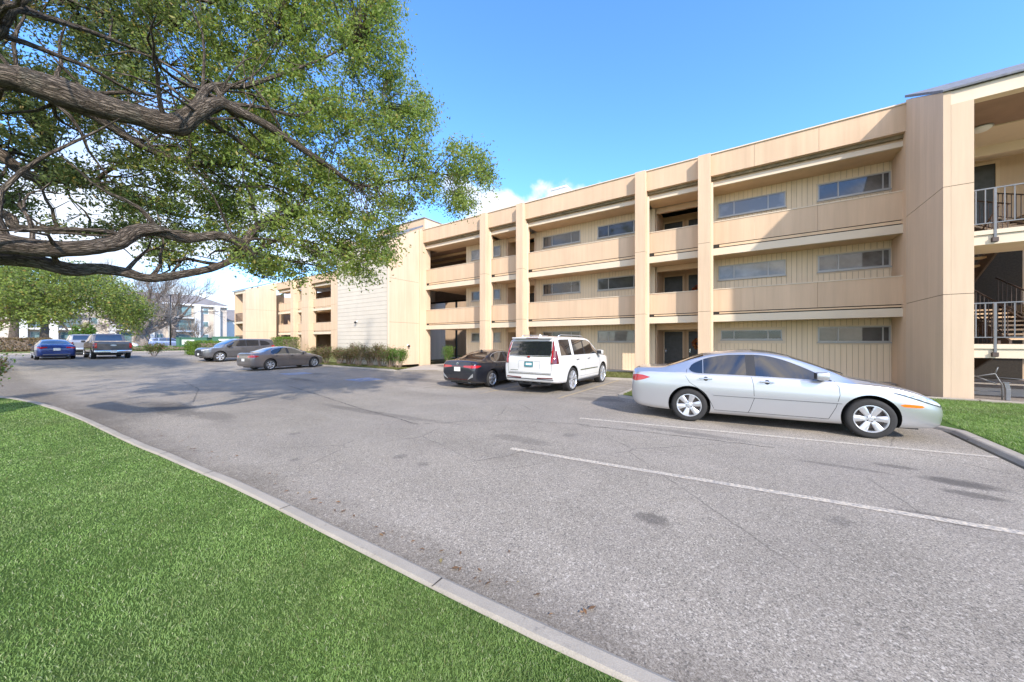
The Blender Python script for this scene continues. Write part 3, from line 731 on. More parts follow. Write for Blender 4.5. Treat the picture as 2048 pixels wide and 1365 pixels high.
def railing(y, z0, x0, x1):
    m = MB(); m.box(x0, x1, y-.018, y+.018, z0+1.06, z0+1.09); m.box(x0, x1, y-.012, y+.012, z0+.16, z0+.185)
    x = x0+.04; k = 0
    while x < x1:
        if k % 8 == 2: m.box(x-.022, x+.022, y-.03, y+.02, z0-.22, z0+1.059)
        else: m.box(x-.010, x+.010, y-.009, y+.009, z0+.186, z0+1.059)
        x += .158; k += 1
    o = m.build('railing', M['railgrey'], apt, BO)
    b = MB(); x = x0+.04+2*.158
    while x < x1: b.box(x-.06, x+.06, y-.012+.03, y+.05, z0-.34, z0-.22); b.box(x-.05, x+.05, y-.045, y+.03, z0-.33, z0-.221); x += 8*.158
    b.build('rail_bracket', M['railbrown'], o, BO)
railing(-2.44, 1.56, 4.89, 11); railing(-2.44, 4.56, 4.89, 11)
def flight(x0, x1, y0, z0, y1, z1, rail=True):
    """stair flight from (y0,z0) up to (y1,z1)"""
    t = MB(); n = 9
    for i in range(1, n):
        f = i/n; y = y0+(y1-y0)*f; z = z0+(z1-z0)*f; t.box(x0+.05, x1-.05, y-.13, y+.13, z-.025, z+.025)
    o = t.build('staircase', M['soffit'], apt, BO)
    s = MB()
    for x in (x0, x1-.05):
        q = [(y0, z0-.30), (y0, z0+.10), (y1, z1+.10), (y1, z1-.30)]
        s.extr(q if y1 < y0 else q[::-1], 'x', x, x+.05)
    s.build('stringer', M['railbrown'], o, BO)
    if rail:
        r = MB()
        for x in (x0+.02, x1-.03):
            r.tube([(x, y0, z0+.98), (x, y1, z1+.98)], .022, 6)
            r.tube([(x, y0, z0+.2), (x, y1, z1+.2)], .015, 6)
            for i in range(13):
                f = (i+.5)/13; y = y0+(y1-y0)*f; z = z0+(z1-z0)*f; r.tube([(x, y, z+.2), (x, y, z+.98)], .011, 5)
        r.build('handrail', M['railbrown'], o, BO)
flight(4.95, 5.9, 2.3, .30, -.9, 1.55); flight(6.05, 7.0, -.9, 1.55, 2.3, 2.83)
flight(4.95, 5.9, 2.3, 2.83, -.9, 4.55); flight(6.05, 7.0, -.9, 4.55, 2.3, 5.75)
# roof furniture
ch = MB(); ch.box(-10.35, -9.35, 2.4, 3.2, 9.2, 11.05); ch.box(-10.42, -9.28, 2.33, 3.27, 11.051, 11.13)
ch.build('chimney', M['white'], apt, BO)
for x, y, w in ((-1.6, 1.1, 1.1), (.55, 1.0, .7), (1.6, 1.3, .9), (2.6, .9, 1.0), (-12.3, 2.2, .8)):
    v = MB(); v.box(x+.1, x+w-.1, y, y+.5, 9.3, 9.92); v.box(x, x+w, y-.08, y+.58, 9.921, 9.96); v.build('roof_vent', M['alu'], apt, BO)

# end block on the left with white lap siding
sidewall(apt, BO, -19.98, -19.84, -2.5, .30, 'end_wall')
MB().box(-26.2, -19.99, -2.46, -2.3, -.3, 8.42).build('siding_wall', M['siding_h'], apt, BO)
MB().box(-26.35, -26.205, -2.46, 9, -.3, 9.6).build('wall', M['stucco_end'], apt, BO)
MB().box(-19.99+.001, -19.845, -2.56, -2.501, -.3, 8.40).build('corner_board', M['cream_pale'], apt, BO)
MB().extr([(-2.6, 8.45), (-2.55, 8.52), (.35, 10.10), (.35, 9.98), (-2.5, 8.43)][::-1], 'x', -26.4, -19.78).build('roof', M['roofgrey'], apt, BO)
MB().box(-26.2, -20.3, .95, 4.5, 8.8, 10.9).build('stair_tower', M['stucco'], apt, BO)
MB().box(-26.28, -20.22, .87, 4.58, 10.901, 10.95).build('coping', M['alu'], apt, BO)

# courtyard range behind the breezeway
CO = (-34, 14, 0)
court = thing('courtyard_building', 'tan courtyard building with dark windows seen through the open breezeway', 'building', CO)
MB().box(-62, -15, 14, 20, -.3, 7.1).build('wall', M['stucco'], court, CO)
MB().box(-62, -15, 13.5, 20.2, 7.101, 7.2).build('roof', M['roofwhite'], court, CO)
for z in (1.5, 5.0):
    for x in (-38, -33.4, -28.5): window(court, CO, x, x+3.2, 13.99, z, z+.75, (x+1., x+2.1), 'pane_dark')

# ---- far wing, same design, set back
FO = (-48, 6, 0)
wing = thing('apartment_building', 'further wing of tan stucco flats set back beyond the white sided wall and hedge', 'building', FO)
YO = 4.5
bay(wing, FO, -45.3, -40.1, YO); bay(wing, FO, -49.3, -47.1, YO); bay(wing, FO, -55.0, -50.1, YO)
for a, b in ((-40.09, -38.4), (-46.29-.81, -45.31), (-50.09, -49.31)):
    m, c = stacked(a, b, YO, YO+.9, [-.3, 2.90, 5.84, 9.66]); o = m.build('pier', M['stucco_pier'], wing, FO); c.build('joint_core', M['darkgap'], o, FO)
MB().box(-55, -26.4, YO+.26, YO+.56, 9.701, 9.745).build('coping', M['cream_pale'], wing, FO)
MB().box(-38.39, -26.4, YO+.3, YO+.5, -.3, 9.69).build('wall', M['siding_h'], wing, FO)
for a, b in ((-43.3, -40.0), (-52.0, -50.0), (-48.6, -47.0)): MB().box(a, b, YO+1.75, YO+1.9, -.3, 8.4).build('siding_wall', M['siding_v'], wing, FO)
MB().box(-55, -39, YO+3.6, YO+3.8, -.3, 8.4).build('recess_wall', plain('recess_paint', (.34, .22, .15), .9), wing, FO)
for z in LV[1:]: MB().box(-55, -39, YO+1.91, YO+9, z-.4, z-.1).build('floor_slab', M['soffit'], wing, FO)
MB().box(-55, -26.4, YO+.62, YO+9, 9.2, 9.3).build('roof_deck', M['roofwhite'], wing, FO)
MB().box(-58, -26.4, YO+9, YO+9.2, -.3, 9.6).build('rear_wall', M['stucco'], wing, FO)
for i, (z0, z1) in enumerate(ZW):
    window(wing, FO, -43.0, -41.8, YO+1.75, z0, z1, (), 'pane_light'); window(wing, FO, -51.8, -50.9, YO+1.75, z0, z1, (), 'pane_grey')
    z = (.10, 2.82, 5.74)[i]
    for x in (-45.0, -54.6): d = MB(); d.box(x, x+1.5, YO+3.55, YO+3.6, z, z+2.1); d.build('door', M['railbrown'], wing, FO)
sidewall(wing, FO, -55.16, -55.01, 1.2, YO+.3)
MB().box(-58.9, -58.7, 1.2, 10, -.3, 8.3).build('wall', M['stucco'], wing, FO)
MB().box(-59.2, -55.17, 1.2, 1.5, 8.0, 8.43).build('eave_beam', M['cream'], wing, FO)
m, c = stacked(-56.0, -55.17, 1.2, 1.5, [-.3, 2.9, 5.84, 8.0]); m.build('pier', M['stucco_end'], wing, FO)
MB().extr([(1.0, 8.45), (1.05, 8.52), (YO+.35, 10.0), (YO+.35, 9.9), (1.1, 8.43)][::-1], 'x', -59.3, -55.0).build('roof', M['roofgrey'], wing, FO)
MB().box(-58.69, -56.0, 6, 6.2, -.3, 8.4).build('recess_wall', M['soffit'], wing, FO)
for z in (1.3, 4.3):
    MB().box(-58.69, -56.01, 1.25, 3, z-.3, z).build('landing', M['cream_pale'], wing, FO)
    r = MB(); r.box(-58.69, -56.01, 1.22, 1.26, z+1.05, z+1.1)
    for k in range(10): r.box(-58.6+k*.27, -58.5+k*.27, 1.22, 1.25, z-.05, z+1.05)
    r.build('railing', M['railbrown'], wing, FO)
# ------------------------------------------------------------------ cars
def carpaint(name, col, metal=.6, rough=.32, dust=.0):
    m = base_mat(name)[0]; n = NT(m); c = n.coord()
    k = n.hsv(tuple(col)+(1,), n.rng(n.noise(c, 900, 1), .3, .7, .96, 1.04))
    if dust: k = n.mix(n.mth('MULTIPLY', n.rng(n.noise(c, 2.5, 6, .7), .35, .75), dust), k, (.33, .30, .26, 1))
    n.col(k); n.rough(rough if not dust else n.rng(n.noise(c, 3, 5), .3, .7, rough, rough+.15)); n.b.inputs['Metallic'].default_value = metal
    n.b.inputs['Coat Weight'].default_value = 1; n.b.inputs['Coat Roughness'].default_value = .03
    return m
M['p_silver'] = carpaint('silver_paint', (.57, .575, .59), .75, .30)
M['p_white'] = carpaint('white_car_paint', (.66, .65, .63), 0, .3)
M['p_dark'] = carpaint('blue_black_paint', (.012, .014, .022), .35, .25, .05)
M['p_taupe'] = carpaint('taupe_paint', (.20, .17, .155), .6, .33, .1)
M['p_grey'] = carpaint('grey_paint', (.13, .127, .135), .6, .33, .12)
M['p_blue'] = carpaint('blue_paint', (.018, .045, .20), .45, .3)
M['p_pickup'] = carpaint('dark_grey_paint', (.085, .08, .08), .5, .35, .15)
M['p_bluegrey'] = carpaint('blue_grey_paint', (.16, .20, .32), .5, .35)
M['redlens'] = plain('red_lens', (.42, .006, .010), .08, var=.15, vs=14, coat=1)
M['reddark'] = plain('dark_red_lens', (.11, .008, .010), .08, var=.2, vs=14, coat=1)
M['headlens'] = plain('headlamp_glass', (.45, .47, .50), .05, .35, var=.6, vs=16, coat=1)
M['silvertrim'] = plain('satin_trim', (.55, .56, .57), .3, .8, var=0)
M['blackplastic'] = plain('black_plastic', (.022, .022, .024), .5, var=.1)

def cr(pts, x):
    """monotone-ish cubic through (x, v) knots"""
    if x <= pts[0][0]: return pts[0][1]
    if x >= pts[-1][0]: return pts[-1][1]
    for i in range(len(pts)-1):
        if pts[i][0] <= x <= pts[i+1][0]: break
    x0, y0 = pts[i]; x1, y1 = pts[i+1]; h = x1-x0; d = (y1-y0)/h
    def tan(j):
        if j == 0 or j == len(pts)-1: return d
        a = (pts[j][1]-pts[j-1][1])/(pts[j][0]-pts[j-1][0]); b = (pts[j+1][1]-pts[j][1])/(pts[j+1][0]-pts[j][0])
        if a*b <= 0: return 0
        return 2*a*b/(a+b)
    m0, m1 = tan(i), tan(i+1); t = (x-x0)/h
    return (2*t**3-3*t*t+1)*y0+(t**3-2*t*t+t)*h*m0+(-2*t**3+3*t*t)*y1+(t**3-t*t)*h*m1

def section(P, x):
    zb, zt, zs, w, wt, cr_ = (cr(P[k], x) for k in ('zb', 'zt', 'zs', 'w', 'wt', 'crown'))
    w *= 1
    ctrl = [(0, zb), (w*.80, zb), (w*.925, zb+.015), (w*.968, zb+.09), (w*.995, zb+(zs-zb)*.50), (w*.992, zb+(zs-zb)*.74), (w*P.get('sh', .955), zs), (wt*1.02, zt-cr_*1.25), (wt*.93, zt-cr_*.62), (wt*.55, zt-cr_*.18), (0, zt)]
    sub = [3, 3, 3, 7, 5, 5, 9, 4, 6, 6]; out = []
    n = len(ctrl)
    for i in range(n-1):
        p0 = ctrl[max(i-1, 0)]; p1 = ctrl[i]; p2 = ctrl[i+1]; p3 = ctrl[min(i+2, n-1)]
        lin = i in (6,)                                           # straight side glass
        for k in range(sub[i]):
            t = k/sub[i]
            if lin: out.append((p1[0]+(p2[0]-p1[0])*t, p1[1]+(p2[1]-p1[1])*t)); continue
            def tg(a, b, c): return ((c[0]-a[0])*.5, (c[1]-a[1])*.5)
            m1 = tg(p0, p1, p2); m2 = tg(p1, p2, p3)
            l = math.dist(p1, p2)
            for_m = []
            for mm, (qa, qb) in ((m1, (p0, p1)), (m2, (p2, p3))):
                q = math.dist(qa, qb); s_ = 1 if q < 1e-6 else min(1, 2*l/(l+q)); for_m.append((mm[0]*s_, mm[1]*s_))
            m1, m2 = for_m
            h = (2*t**3-3*t*t+1, t**3-2*t*t+t, -2*t**3+3*t*t, t**3-t*t)
            out.append(tuple(h[0]*p1[j]+h[1]*m1[j]+h[2]*p2[j]+h[3]*m2[j] for j in (0, 1)))
    out.append(ctrl[-1])
    return [(max(0, a), b) for a, b in out]

def body_mesh(P, paint, wheels, Rw, name='body'):
    x0, x1 = P['zb'][0][0], P['zb'][-1][0]
    xs = [x0+(x1-x0)*i/110 for i in range(111)]
    xs = sorted(set(xs+[x0+.004, x0+.015, x0+.03, x1-.004, x1-.015, x1-.03]))
    half = [section(P, x) for x in xs]; m = len(half[0]); ring = 2*m-2
    vs = []; fs = []
    for x, h in zip(xs, half):
        for y, z in h: vs.append((x, y, z))
        for y, z in h[-2:0:-1]: vs.append((x, -y, z))
    n = len(xs)
    for i in range(n-1):
        for k in range(ring): fs.append((i*ring+k, (i+1)*ring+k, (i+1)*ring+(k+1) % ring, i*ring+(k+1) % ring))
    fs.append(tuple(range(ring))); fs.append(tuple((n-1)*ring+k for k in range(ring-1, -1, -1)))
    me = bpy.data.meshes.new(name); me.from_pydata(vs, [], fs); me.materials.append(M[paint]); me.materials.append(M['liner'])
    bm = bmesh.new(); bm.from_mesh(me); bmesh.ops.recalc_face_normals(bm, faces=bm.faces[:]); 
    bvh = BVHTree.FromBMesh(bm); bm.to_mesh(me); bm.free()
    o = bpy.data.objects.new(name, me); COL.objects.link(o)
    # wheel arches cut with a boolean, then baked
    cut = MB(); W = max(v for _, v in P['w'])
    for wx in wheels:
        for sgn in (1, -1):
            prof = [(0, W-.30), (Rw+.055, W-.30), (Rw+.055, W+.3), (0, W+.3)]
            cut.lathe([(r, t*sgn) for r, t in prof], 40, Matrix.Translation((wx, 0, Rw+.012)))
    co = cut.build('cutter', [M[paint], M['liner']]); 
    for p in co.data.polygons: p.material_index = 1
    bm = bmesh.new(); bm.from_mesh(co.data); bmesh.ops.remove_doubles(bm, verts=bm.verts[:], dist=1e-5); bmesh.ops.recalc_face_normals(bm, faces=bm.faces[:]); bm.to_mesh(co.data); bm.free()
    md = o.modifiers.new('cut', 'BOOLEAN'); md.operation = 'DIFFERENCE'; md.object = co; md.solver = 'EXACT'
    dg = bpy.context.evaluated_depsgraph_get(); dg.update()
    new = bpy.data.meshes.new_from_object(o.evaluated_get(dg)); o.modifiers.clear(); o.data = new; new.name = name
    bpy.data.objects.remove(co)
    new.shade_smooth(); new.set_sharp_from_angle(angle=R(28))
    return o, bvh

class Skin:
    """thin panels fitted onto the body: glass, lamps, shut lines"""
    def __init__(s, bvh, root): s.b = bvh; s.root = root
    def hit(s, axis, a, b, sg):
        if axis == 'side': o, d = Vector((a, sg*3, b)), Vector((0, -sg, 0))
        elif axis == 'rear': o, d = Vector((-5, a, b)), Vector((1, 0, 0))
        elif axis == 'front': o, d = Vector((5, a, b)), Vector((-1, 0, 0))
        elif axis == 'top': o, d = Vector((a, b, 4)), Vector((0, 0, -1))
        h = s.b.ray_cast(o, d)
        if h[0] is None: return None
        nn = h[1]
        if nn.dot(d) > 0: nn = -nn
        return h[0], nn
    def grid(s, name, mat, axis, rows, off=.004, sg=1, parent=None, smooth=True, mb=None, build=True):
        """rows: list of rows of 2-D points on the projection plane"""
        mb = mb or MB(); vs = []; last = None
        for r in rows:
            for p in r:
                h = s.hit(axis, p[0], p[1], sg)
                if h is None: h = last or (Vector((0, 0, 0)), Vector((0, 0, 1)))
                last = h; vs.append(h[0]+h[1]*off)
        n, m = len(rows), len(rows[0])
        mb.add(vs, [(i*m+k, i*m+k+1, (i+1)*m+k+1, (i+1)*m+k) for i in range(n-1) for k in range(m-1)])
        if build:
            o = mb.build(name, M[mat] if isinstance(mat, str) else mat, parent or s.root, smooth=smooth); return o
        return mb
    def band(s, name, mat, axis, lo, hi, a0, a1, n=26, m=7, off=.004, sg=1, **k):
        """panel between two knot curves lo(a) and hi(a)"""
        rows = []
        for i in range(n+1):
            a = a0+(a1-a0)*i/n; l, h = cr(lo, a), cr(hi, a); h = max(h, l+.0005)
            rows.append([(a, l+(h-l)*j/m) for j in range(m+1)])
        return s.grid(name, mat, axis, rows, off, sg, **k)
    def line(s, name, mat, axis, pts, w=.008, off=.0025, sg=1, mb=None, build=True, step=.05):
        pts = resample(pts, step); rows = []
        for i, p in enumerate(pts):
            a = pts[max(i-1, 0)]; b = pts[min(i+1, len(pts)-1)]; t = Vector((b[0]-a[0], b[1]-a[1]))
            t = t.normalized() if t.length > 0 else Vector((1, 0)); q = (-t.y*w/2, t.x*w/2)
            rows.append([(p[0]-q[0], p[1]-q[1]), (p[0]+q[0], p[1]+q[1])])
        return s.grid(name, mat, axis, rows, off, sg, mb=mb, build=build)

WHEELS = {}
def wheel(root, x, y, Rw, style, side, wide=.215, steer=0):
    """wheel > rim, brake_disc ; side = +1 for the car's left"""
    key = (round(Rw, 3), style, wide)
    if key not in WHEELS:
        t = MB(); r0 = Rw*.70 if style != 'big' else Rw*.76; h = wide/2; b = .03
        t.lathe([(r0, -h*.86), (r0+.008, -h*.97), ((r0+Rw)/2, -h), (Rw-.022, -h*.93), (Rw-.006, -h*.78), (Rw, -h*.5), (Rw, -h*.28), (Rw-.008, -h*.25), (Rw-.008, -h*.2), (Rw, -h*.17),
                 (Rw, h*.17), (Rw-.008, h*.2), (Rw-.008, h*.25), (Rw, h*.28), (Rw, h*.5), (Rw-.006, h*.78), (Rw-.022, h*.93), ((r0+Rw)/2, h), (r0+.008, h*.97), (r0, h*.86)], 56)
        m = MB(); rr = r0-.001
        # barrel and outer lip
        m.lathe([(rr, h*.90), (rr-.002, h*.96), (rr-.012, h*.97), (rr-.020, h*.90), (rr-.026, h*.70), (rr-.032, -h*.9)], 56)
        ns = {'five': 5, 'six': 6, 'twin': 5, 'multi': 10, 'big': 8, 'ten': 7}[style]
        hub = .052
        for k in range(ns):
            th = 2*math.pi*k/ns+math.pi/2
            subs = ((0,),) if style not in ('twin', 'big') else ((-.13,), (.13,))
            for (dth,) in subs:
                a = th+dth*.3; bth = th+dth*(1.25 if style == 'twin' else .9)
                if style in ('five', 'six'): wi, wo = .036, .058
                elif style == 'multi': wi, wo = .016, .016
                elif style == 'ten': wi, wo = .022, .030
                else: wi, wo = .017, .020
                def pt(r, ang, off, yy): return (r*math.cos(ang)-off*math.sin(ang), yy, r*math.sin(ang)+off*math.cos(ang))
                vs = []; L_ = [(hub*.6, a, wi*.9, h*.74), (hub*1.3, a, wi, h*.80), ((hub+rr)/2, (a+bth)/2, (wi+wo)/2, h*.90), (rr-.012, bth, wo, h*.93)]
                for r, ang, ww, yy in L_:
                    vs += [pt(r, ang, -ww, yy-.010), pt(r, ang, -ww*.72, yy), pt(r, ang, ww*.72, yy), pt(r, ang, ww, yy-.010), pt(r, ang, ww, yy-.045), pt(r, ang, -ww, yy-.045)]
                m.add(vs, [(i*6+j, i*6+(j+1) % 6, (i+1)*6+(j+1) % 6, (i+1)*6+j) for i in range(3) for j in range(6)])
        m.lathe([(0, h*.84), (.028, h*.84), (.033, h*.80), (.060, h*.78), (.072, h*.70), (.074, h*.2)], 24)
        lugs = MB()
        for k in range(5):
            th = 2*math.pi*(k+.5)/5+math.pi/2; c = Matrix.Translation((.050*math.cos(th), 0, .050*math.sin(th)))
            lugs.lathe([(0, h*.80), (.010, h*.80), (.011, h*.775)], 10, c)
        d = MB(); d.lathe([(.0, h*.30), (.155 if Rw < .36 else .18, h*.30), (.155 if Rw < .36 else .18, h*.18)], 36); d.lathe([(0, h*.05), (rr-.03, h*.05)], 36)
        d.box(.06, .15, h*.2, h*.45, -.07, .07)
        WHEELS[key] = [q.build(nm, mt, None, None, smooth=True, auto=35) for q, nm, mt in ((t, 'wheel', M['rubber']), (m, 'rim', M['alloy']), (d, 'brake_disc', M['disc']), (lugs, 'lug_nut', M['blackplastic']))]
        for o in WHEELS[key]: COL.objects.unlink(o)
    ms = WHEELS[key]; w = ms[0].copy(); COL.objects.link(w); w.parent = root
    w.location = (x, y, Rw); w.rotation_euler = (0, rnd.uniform(0, 6) if style not in ('five',) else 0, (0 if side > 0 else math.pi)+steer)
    for c in ms[1:]:
        q = c.copy(); COL.objects.link(q); q.parent = w
    return w
def mirror_unit(root, x, y, z, mat, sg, s=1.):
    m = MB(); m.box(x-.10*s, x+.085*s, sg*(y), sg*(y+.17*s), z, z+.135*s, .035*s); o = m.build('mirror', M[mat], root, smooth=True, auto=40)
    g = MB(); g.box(x-.104*s, x-.099*s, sg*(y+.015), sg*(y+.155*s), z+.015, z+.12*s); g.box(x-.03, x+.05, sg*(y-.11), sg*(y+.02), z+.0, z+.035)
    g.build('mirror_glass', M['blackplastic'], o)
    return o
def plate(root, x, y, z, sg=-1, mat='plate', w=.305, h=.155):
    m = MB(); m.box(x, x+.008*sg, y-w/2, y+w/2, z-h/2, z+h/2); o = m.build('licence_plate', M[mat], root)
    f = MB(); t = .008
    for a in ((y-w/2-t, y+w/2+t, z-h/2-t, z-h/2), (y-w/2-t, y+w/2+t, z+h/2, z+h/2+t), (y-w/2-t, y-w/2, z-h/2, z+h/2), (y+w/2, y+w/2+t, z-h/2, z+h/2)):
        f.box(x, x+.012*sg, *a)
    f.build('plate_frame', M['chrome'], o); return o

def scaled(P, sx, sy, sz):
    Q = {}
    for k, v in P.items():
        if k == 'sh': Q[k] = v; continue
        q = sx if False else None
        f = {'zb': sz, 'zt': sz, 'zs': sz, 'w': sy, 'wt': sy, 'crown': sz}[k]
        Q[k] = [(a*sx, b*f) for a, b in v]
    return Q
# sedan, rear axle -1.30, front axle +1.42, overall 4.86 x 1.81 x 1.455
SEDAN = dict(
 zb=[(-2.42, .40), (-2.36, .30), (-2.2, .235), (-1.8, .20), (-1, .185), (1, .185), (1.8, .20), (2.2, .215), (2.36, .26), (2.44, .36)],
 zt=[(-2.42, .80), (-2.405, .93), (-2.37, 1.045), (-2.28, 1.075), (-2.0, 1.085), (-1.82, 1.095), (-1.58, 1.165), (-1.2, 1.308), (-.9, 1.395), (-.55, 1.440), (-.2, 1.455), (.05, 1.440), (.35, 1.385), (.7, 1.262), (1.0, 1.125), (1.22, 1.015), (1.38, .975), (1.7, .915), (2.05, .825), (2.25, .735), (2.38, .62), (2.44, .53)],
 zs=[(-2.42, .74), (-2.39, .86), (-2.3, .955), (-2.0, .985), (-1.5, .985), (-.6, .955), (.6, .925), (1.3, .895), (1.6, .865), (1.9, .80), (2.15, .715), (2.3, .635), (2.44, .48)],
 w=[(-2.42, .70), (-2.40, .755), (-2.34, .81), (-2.2, .855), (-1.8, .892), (-1.2, .905), (1.2, .905), (1.7, .885), (2.0, .845), (2.2, .775), (2.34, .67), (2.42, .53), (2.44, .45)],
 wt=[(-2.42, .60), (-2.38, .66), (-2.2, .70), (-1.75, .73), (-1.4, .66), (-1.0, .585), (-.5, .575), (.05, .580), (.4, .605), (.8, .67), (1.15, .75), (1.5, .75), (2.0, .67), (2.3, .52), (2.44, .36)],
 crown=[(-2.42, .03), (-2.2, .03), (-1.75, .04), (-1.3, .075), (-.8, .085), (.1, .085), (.6, .08), (1.1, .055), (1.4, .045), (2.2, .05), (2.44, .03)], sh=.955)
def shutlines(S, sg, segs, w=.007, mat='blackplastic', name='panel_gap'):
    mb = MB()
    for pts in segs: S.line('', '', 'side', pts, w, .0015, sg, mb=mb, build=False)
    return mb.build(name, M[mat], S.root, smooth=True)

def sedan(name, label, loc, rz, paint, kw):
    P = scaled(SEDAN, kw.get('sx', 1), kw.get('sy', 1), kw.get('sz', 1)); sx, sy, sz = kw.get('sx', 1), kw.get('sy', 1), kw.get('sz', 1)
    if 'mod' in kw: kw['mod'](P)
    Rw = kw.get('R', .328); ax = kw.get('axles', (-1.30, 1.42))
    root = thing(name, label, 'car', loc, rz, kw.get('group'))
    body, bvh = body_mesh(P, paint, ax, Rw); body.parent = root
    S = Skin(bvh, root); X = lambda v: v*sx; Z = lambda v: v*sz; Y = lambda v: v*sy
    kn = lambda l: [(a*sx, b*sz) for a, b in l]
    for sg in (1, -1):
        lo = kn([(-1.28, 1.055), (-1.22, 1.005), (-1.1, .985), (-.6, .980), (.4, .955), (.96, .932)])
        hi = kn([(-1.28, 1.06), (-1.24, 1.135), (-1.13, 1.205), (-.9, 1.295), (-.55, 1.352), (-.15, 1.362), (.05, 1.342), (.28, 1.28), (.55, 1.165), (.80, 1.03), (.96, .935)])
        S.band('side_window', 'autoglass', 'side', lo, hi, X(-1.28), X(-.30), off=.0045, sg=sg)
        S.band('side_window', 'autoglass', 'side', lo, hi, X(-.15), X(.95), off=.0045, sg=sg)
        S.band('pillar', 'blackplastic', 'side', lo, hi, X(-.30), X(-.15), n=3, off=.003, sg=sg)
        # slim bright frame round the glass
        up = [(a, cr(hi, a)+.012) for a in [X(-1.28)+i*X(2.22)/24 for i in range(25)]]; dn = [(a, cr(lo, a)-.010) for a in [X(-1.28)+i*X(2.22)/24 for i in range(25)]]
        mb = MB(); S.line('', '', 'side', up, .016, .004, sg, mb=mb, build=False); S.line('', '', 'side', dn, .014, .004, sg, mb=mb, build=False)
        mb.build('window_trim', M[kw.get('trim', 'silvertrim')], root, smooth=True)
        mb = MB(); S.line('', '', 'side', [(X(-1.03), cr(lo, X(-1.03))), (X(-1.03), cr(hi, X(-1.03)))], .012, .007, sg, mb=mb, build=False); mb.build('quarter_bar', M['silvertrim' if paint == 'p_silver' else 'blackplastic'], root)
        shutlines(S, sg, [kn([(-.22, .95), (-.19, .80), (-.18, .55), (-.25, .33), (-.28, .27)]),
                          kn([(.98, .93), (1.035, .84), (1.045, .70), (.99, .48), (.90, .28)]),
                          kn([(-1.32, 1.06), (-1.34, .92), (-1.27, .80), (-1.10, .68), (-.93, .50), (-.84, .30)]),
                          kn([(-.84, .275), (.90, .275)])])
        for hx, hz in ((-.98, .875), (.02, .86)):
            h = MB(); h.box(X(hx-.115), X(hx+.115), sg*Y(.882), sg*Y(.937), Z(hz), Z(hz)+.028, .009); h.build('door_handle', M[paint if not kw.get('chromeh') else 'chrome'], root, smooth=True)
            q = MB(); 
            S.grid('', '', 'side', [[(X(hx)-.05+.1*i/6, Z(hz)-.035*math.sin(math.pi*i/6)*1.0), (X(hx)-.05+.1*i/6, Z(hz)+.012+.04*math.sin(math.pi*i/6))] for i in range(7)], .002, sg, mb=q, build=False)
            q.build('handle_cup', M['blackplastic'], root)
        mirror_unit(root, X(.80), Y(.87), Z(.955), kw.get('mirror', paint), sg)
        if kw.get('rub'):
            mb = MB(); S.line('', '', 'side', kn([(-.85, .585), (1.07, .575)]), .030, .010, sg, mb=mb, build=False); mb.build('rub_strip', M[paint], root, smooth=True)
            mb = MB(); S.line('', '', 'side', kn([(-.85, .567), (1.07, .557)]), .006, .011, sg, mb=mb, build=False); mb.build('rub_shadow_gap', M['blackplastic'], root, smooth=True)
        for wx, st in ((ax[0], 0), (ax[1], kw.get('steer', 0))): wheel(root, wx, sg*(Y(.905)-.118), Rw, kw.get('rim', 'multi'), sg, steer=st)
        if kw.get('marker'):
            lo = kn([(1.80, .585), (1.85, .562), (2.05, .556), (2.09, .57)]); hi = kn([(1.80, .590), (1.85, .606), (2.05, .596), (2.09, .575)])
            S.band('side_marker', 'amber', 'side', lo, hi, X(1.80), X(2.09), n=10, m=2, off=.006, sg=sg)
        # head lamp wraps from the front onto the wing
        lo = kn([(1.72, .775), (1.9, .715), (2.15, .625), (2.34, .56)]); hi = kn([(1.72, .782), (1.85, .775), (2.05, .735), (2.22, .672), (2.34, .60)])
        hd = S.band('headlight', 'blackplastic', 'side', lo, hi, X(1.72), X(2.34), n=18, m=4, off=.004, sg=sg)
        lo = kn([(1.76, .775), (1.92, .725), (2.15, .640), (2.32, .58)]); hi = kn([(1.76, .779), (1.87, .768), (2.05, .728), (2.20, .672), (2.32, .606)])
        S.band('lens', 'headlens', 'side', lo, hi, X(1.77), X(2.31), n=18, m=4, off=.009, sg=sg, parent=hd)
        lo = [(Y(.30), Z(.60)), (Y(.5), Z(.60)), (Y(.64), Z(.62))]; hi = [(Y(.30), Z(.64)), (Y(.5), Z(.68)), (Y(.64), Z(.70))]
        lo = [(sg*a, b) for a, b in lo][::sg]; hi = [(sg*a, b) for a, b in hi][::sg]
        S.band('headlight', 'headlens', 'front', lo, hi, lo[0][0], lo[-1][0], n=8, m=3, off=.006)
        kw['lamps'](S, sg, X, Y, Z)
    # windscreen, rear glass
    f = lambda x: cr(P['wt'], x)*.93
    rows = [[(x, f(x)*j/8) for j in range(-8, 9)] for x in [X(.44)+(X(1.18)-X(.44))*i/12 for i in range(13)]]
    S.grid('windscreen', 'autoglass', 'top', rows, .005)
    rows = [[(x, f(x)*.96*j/8) for j in range(-8, 9)] for x in [X(-1.72)+(X(-1.02)-X(-1.72))*i/12 for i in range(13)]]
    S.grid('rear_window', 'autoglass', 'top', rows, .005)
    mb = MB()
    for sg in (1, -1):
        S.line('', '', 'top', [(X(1.48), sg*Y(.72)), (X(1.9), sg*Y(.64)), (X(2.2), sg*Y(.52))], .007, .0015, mb=mb, build=False)
        S.line('', '', 'top', [(X(-1.75), sg*Y(.66)), (X(-2.3), sg*Y(.62))], .007, .0015, mb=mb, build=False)
    S.line('', '', 'top', [(X(-1.74), Y(-.66)), (X(-1.74), Y(.66))], .008, .0015, mb=mb, build=False)
    mb.build('panel_gap', M['blackplastic'], root)
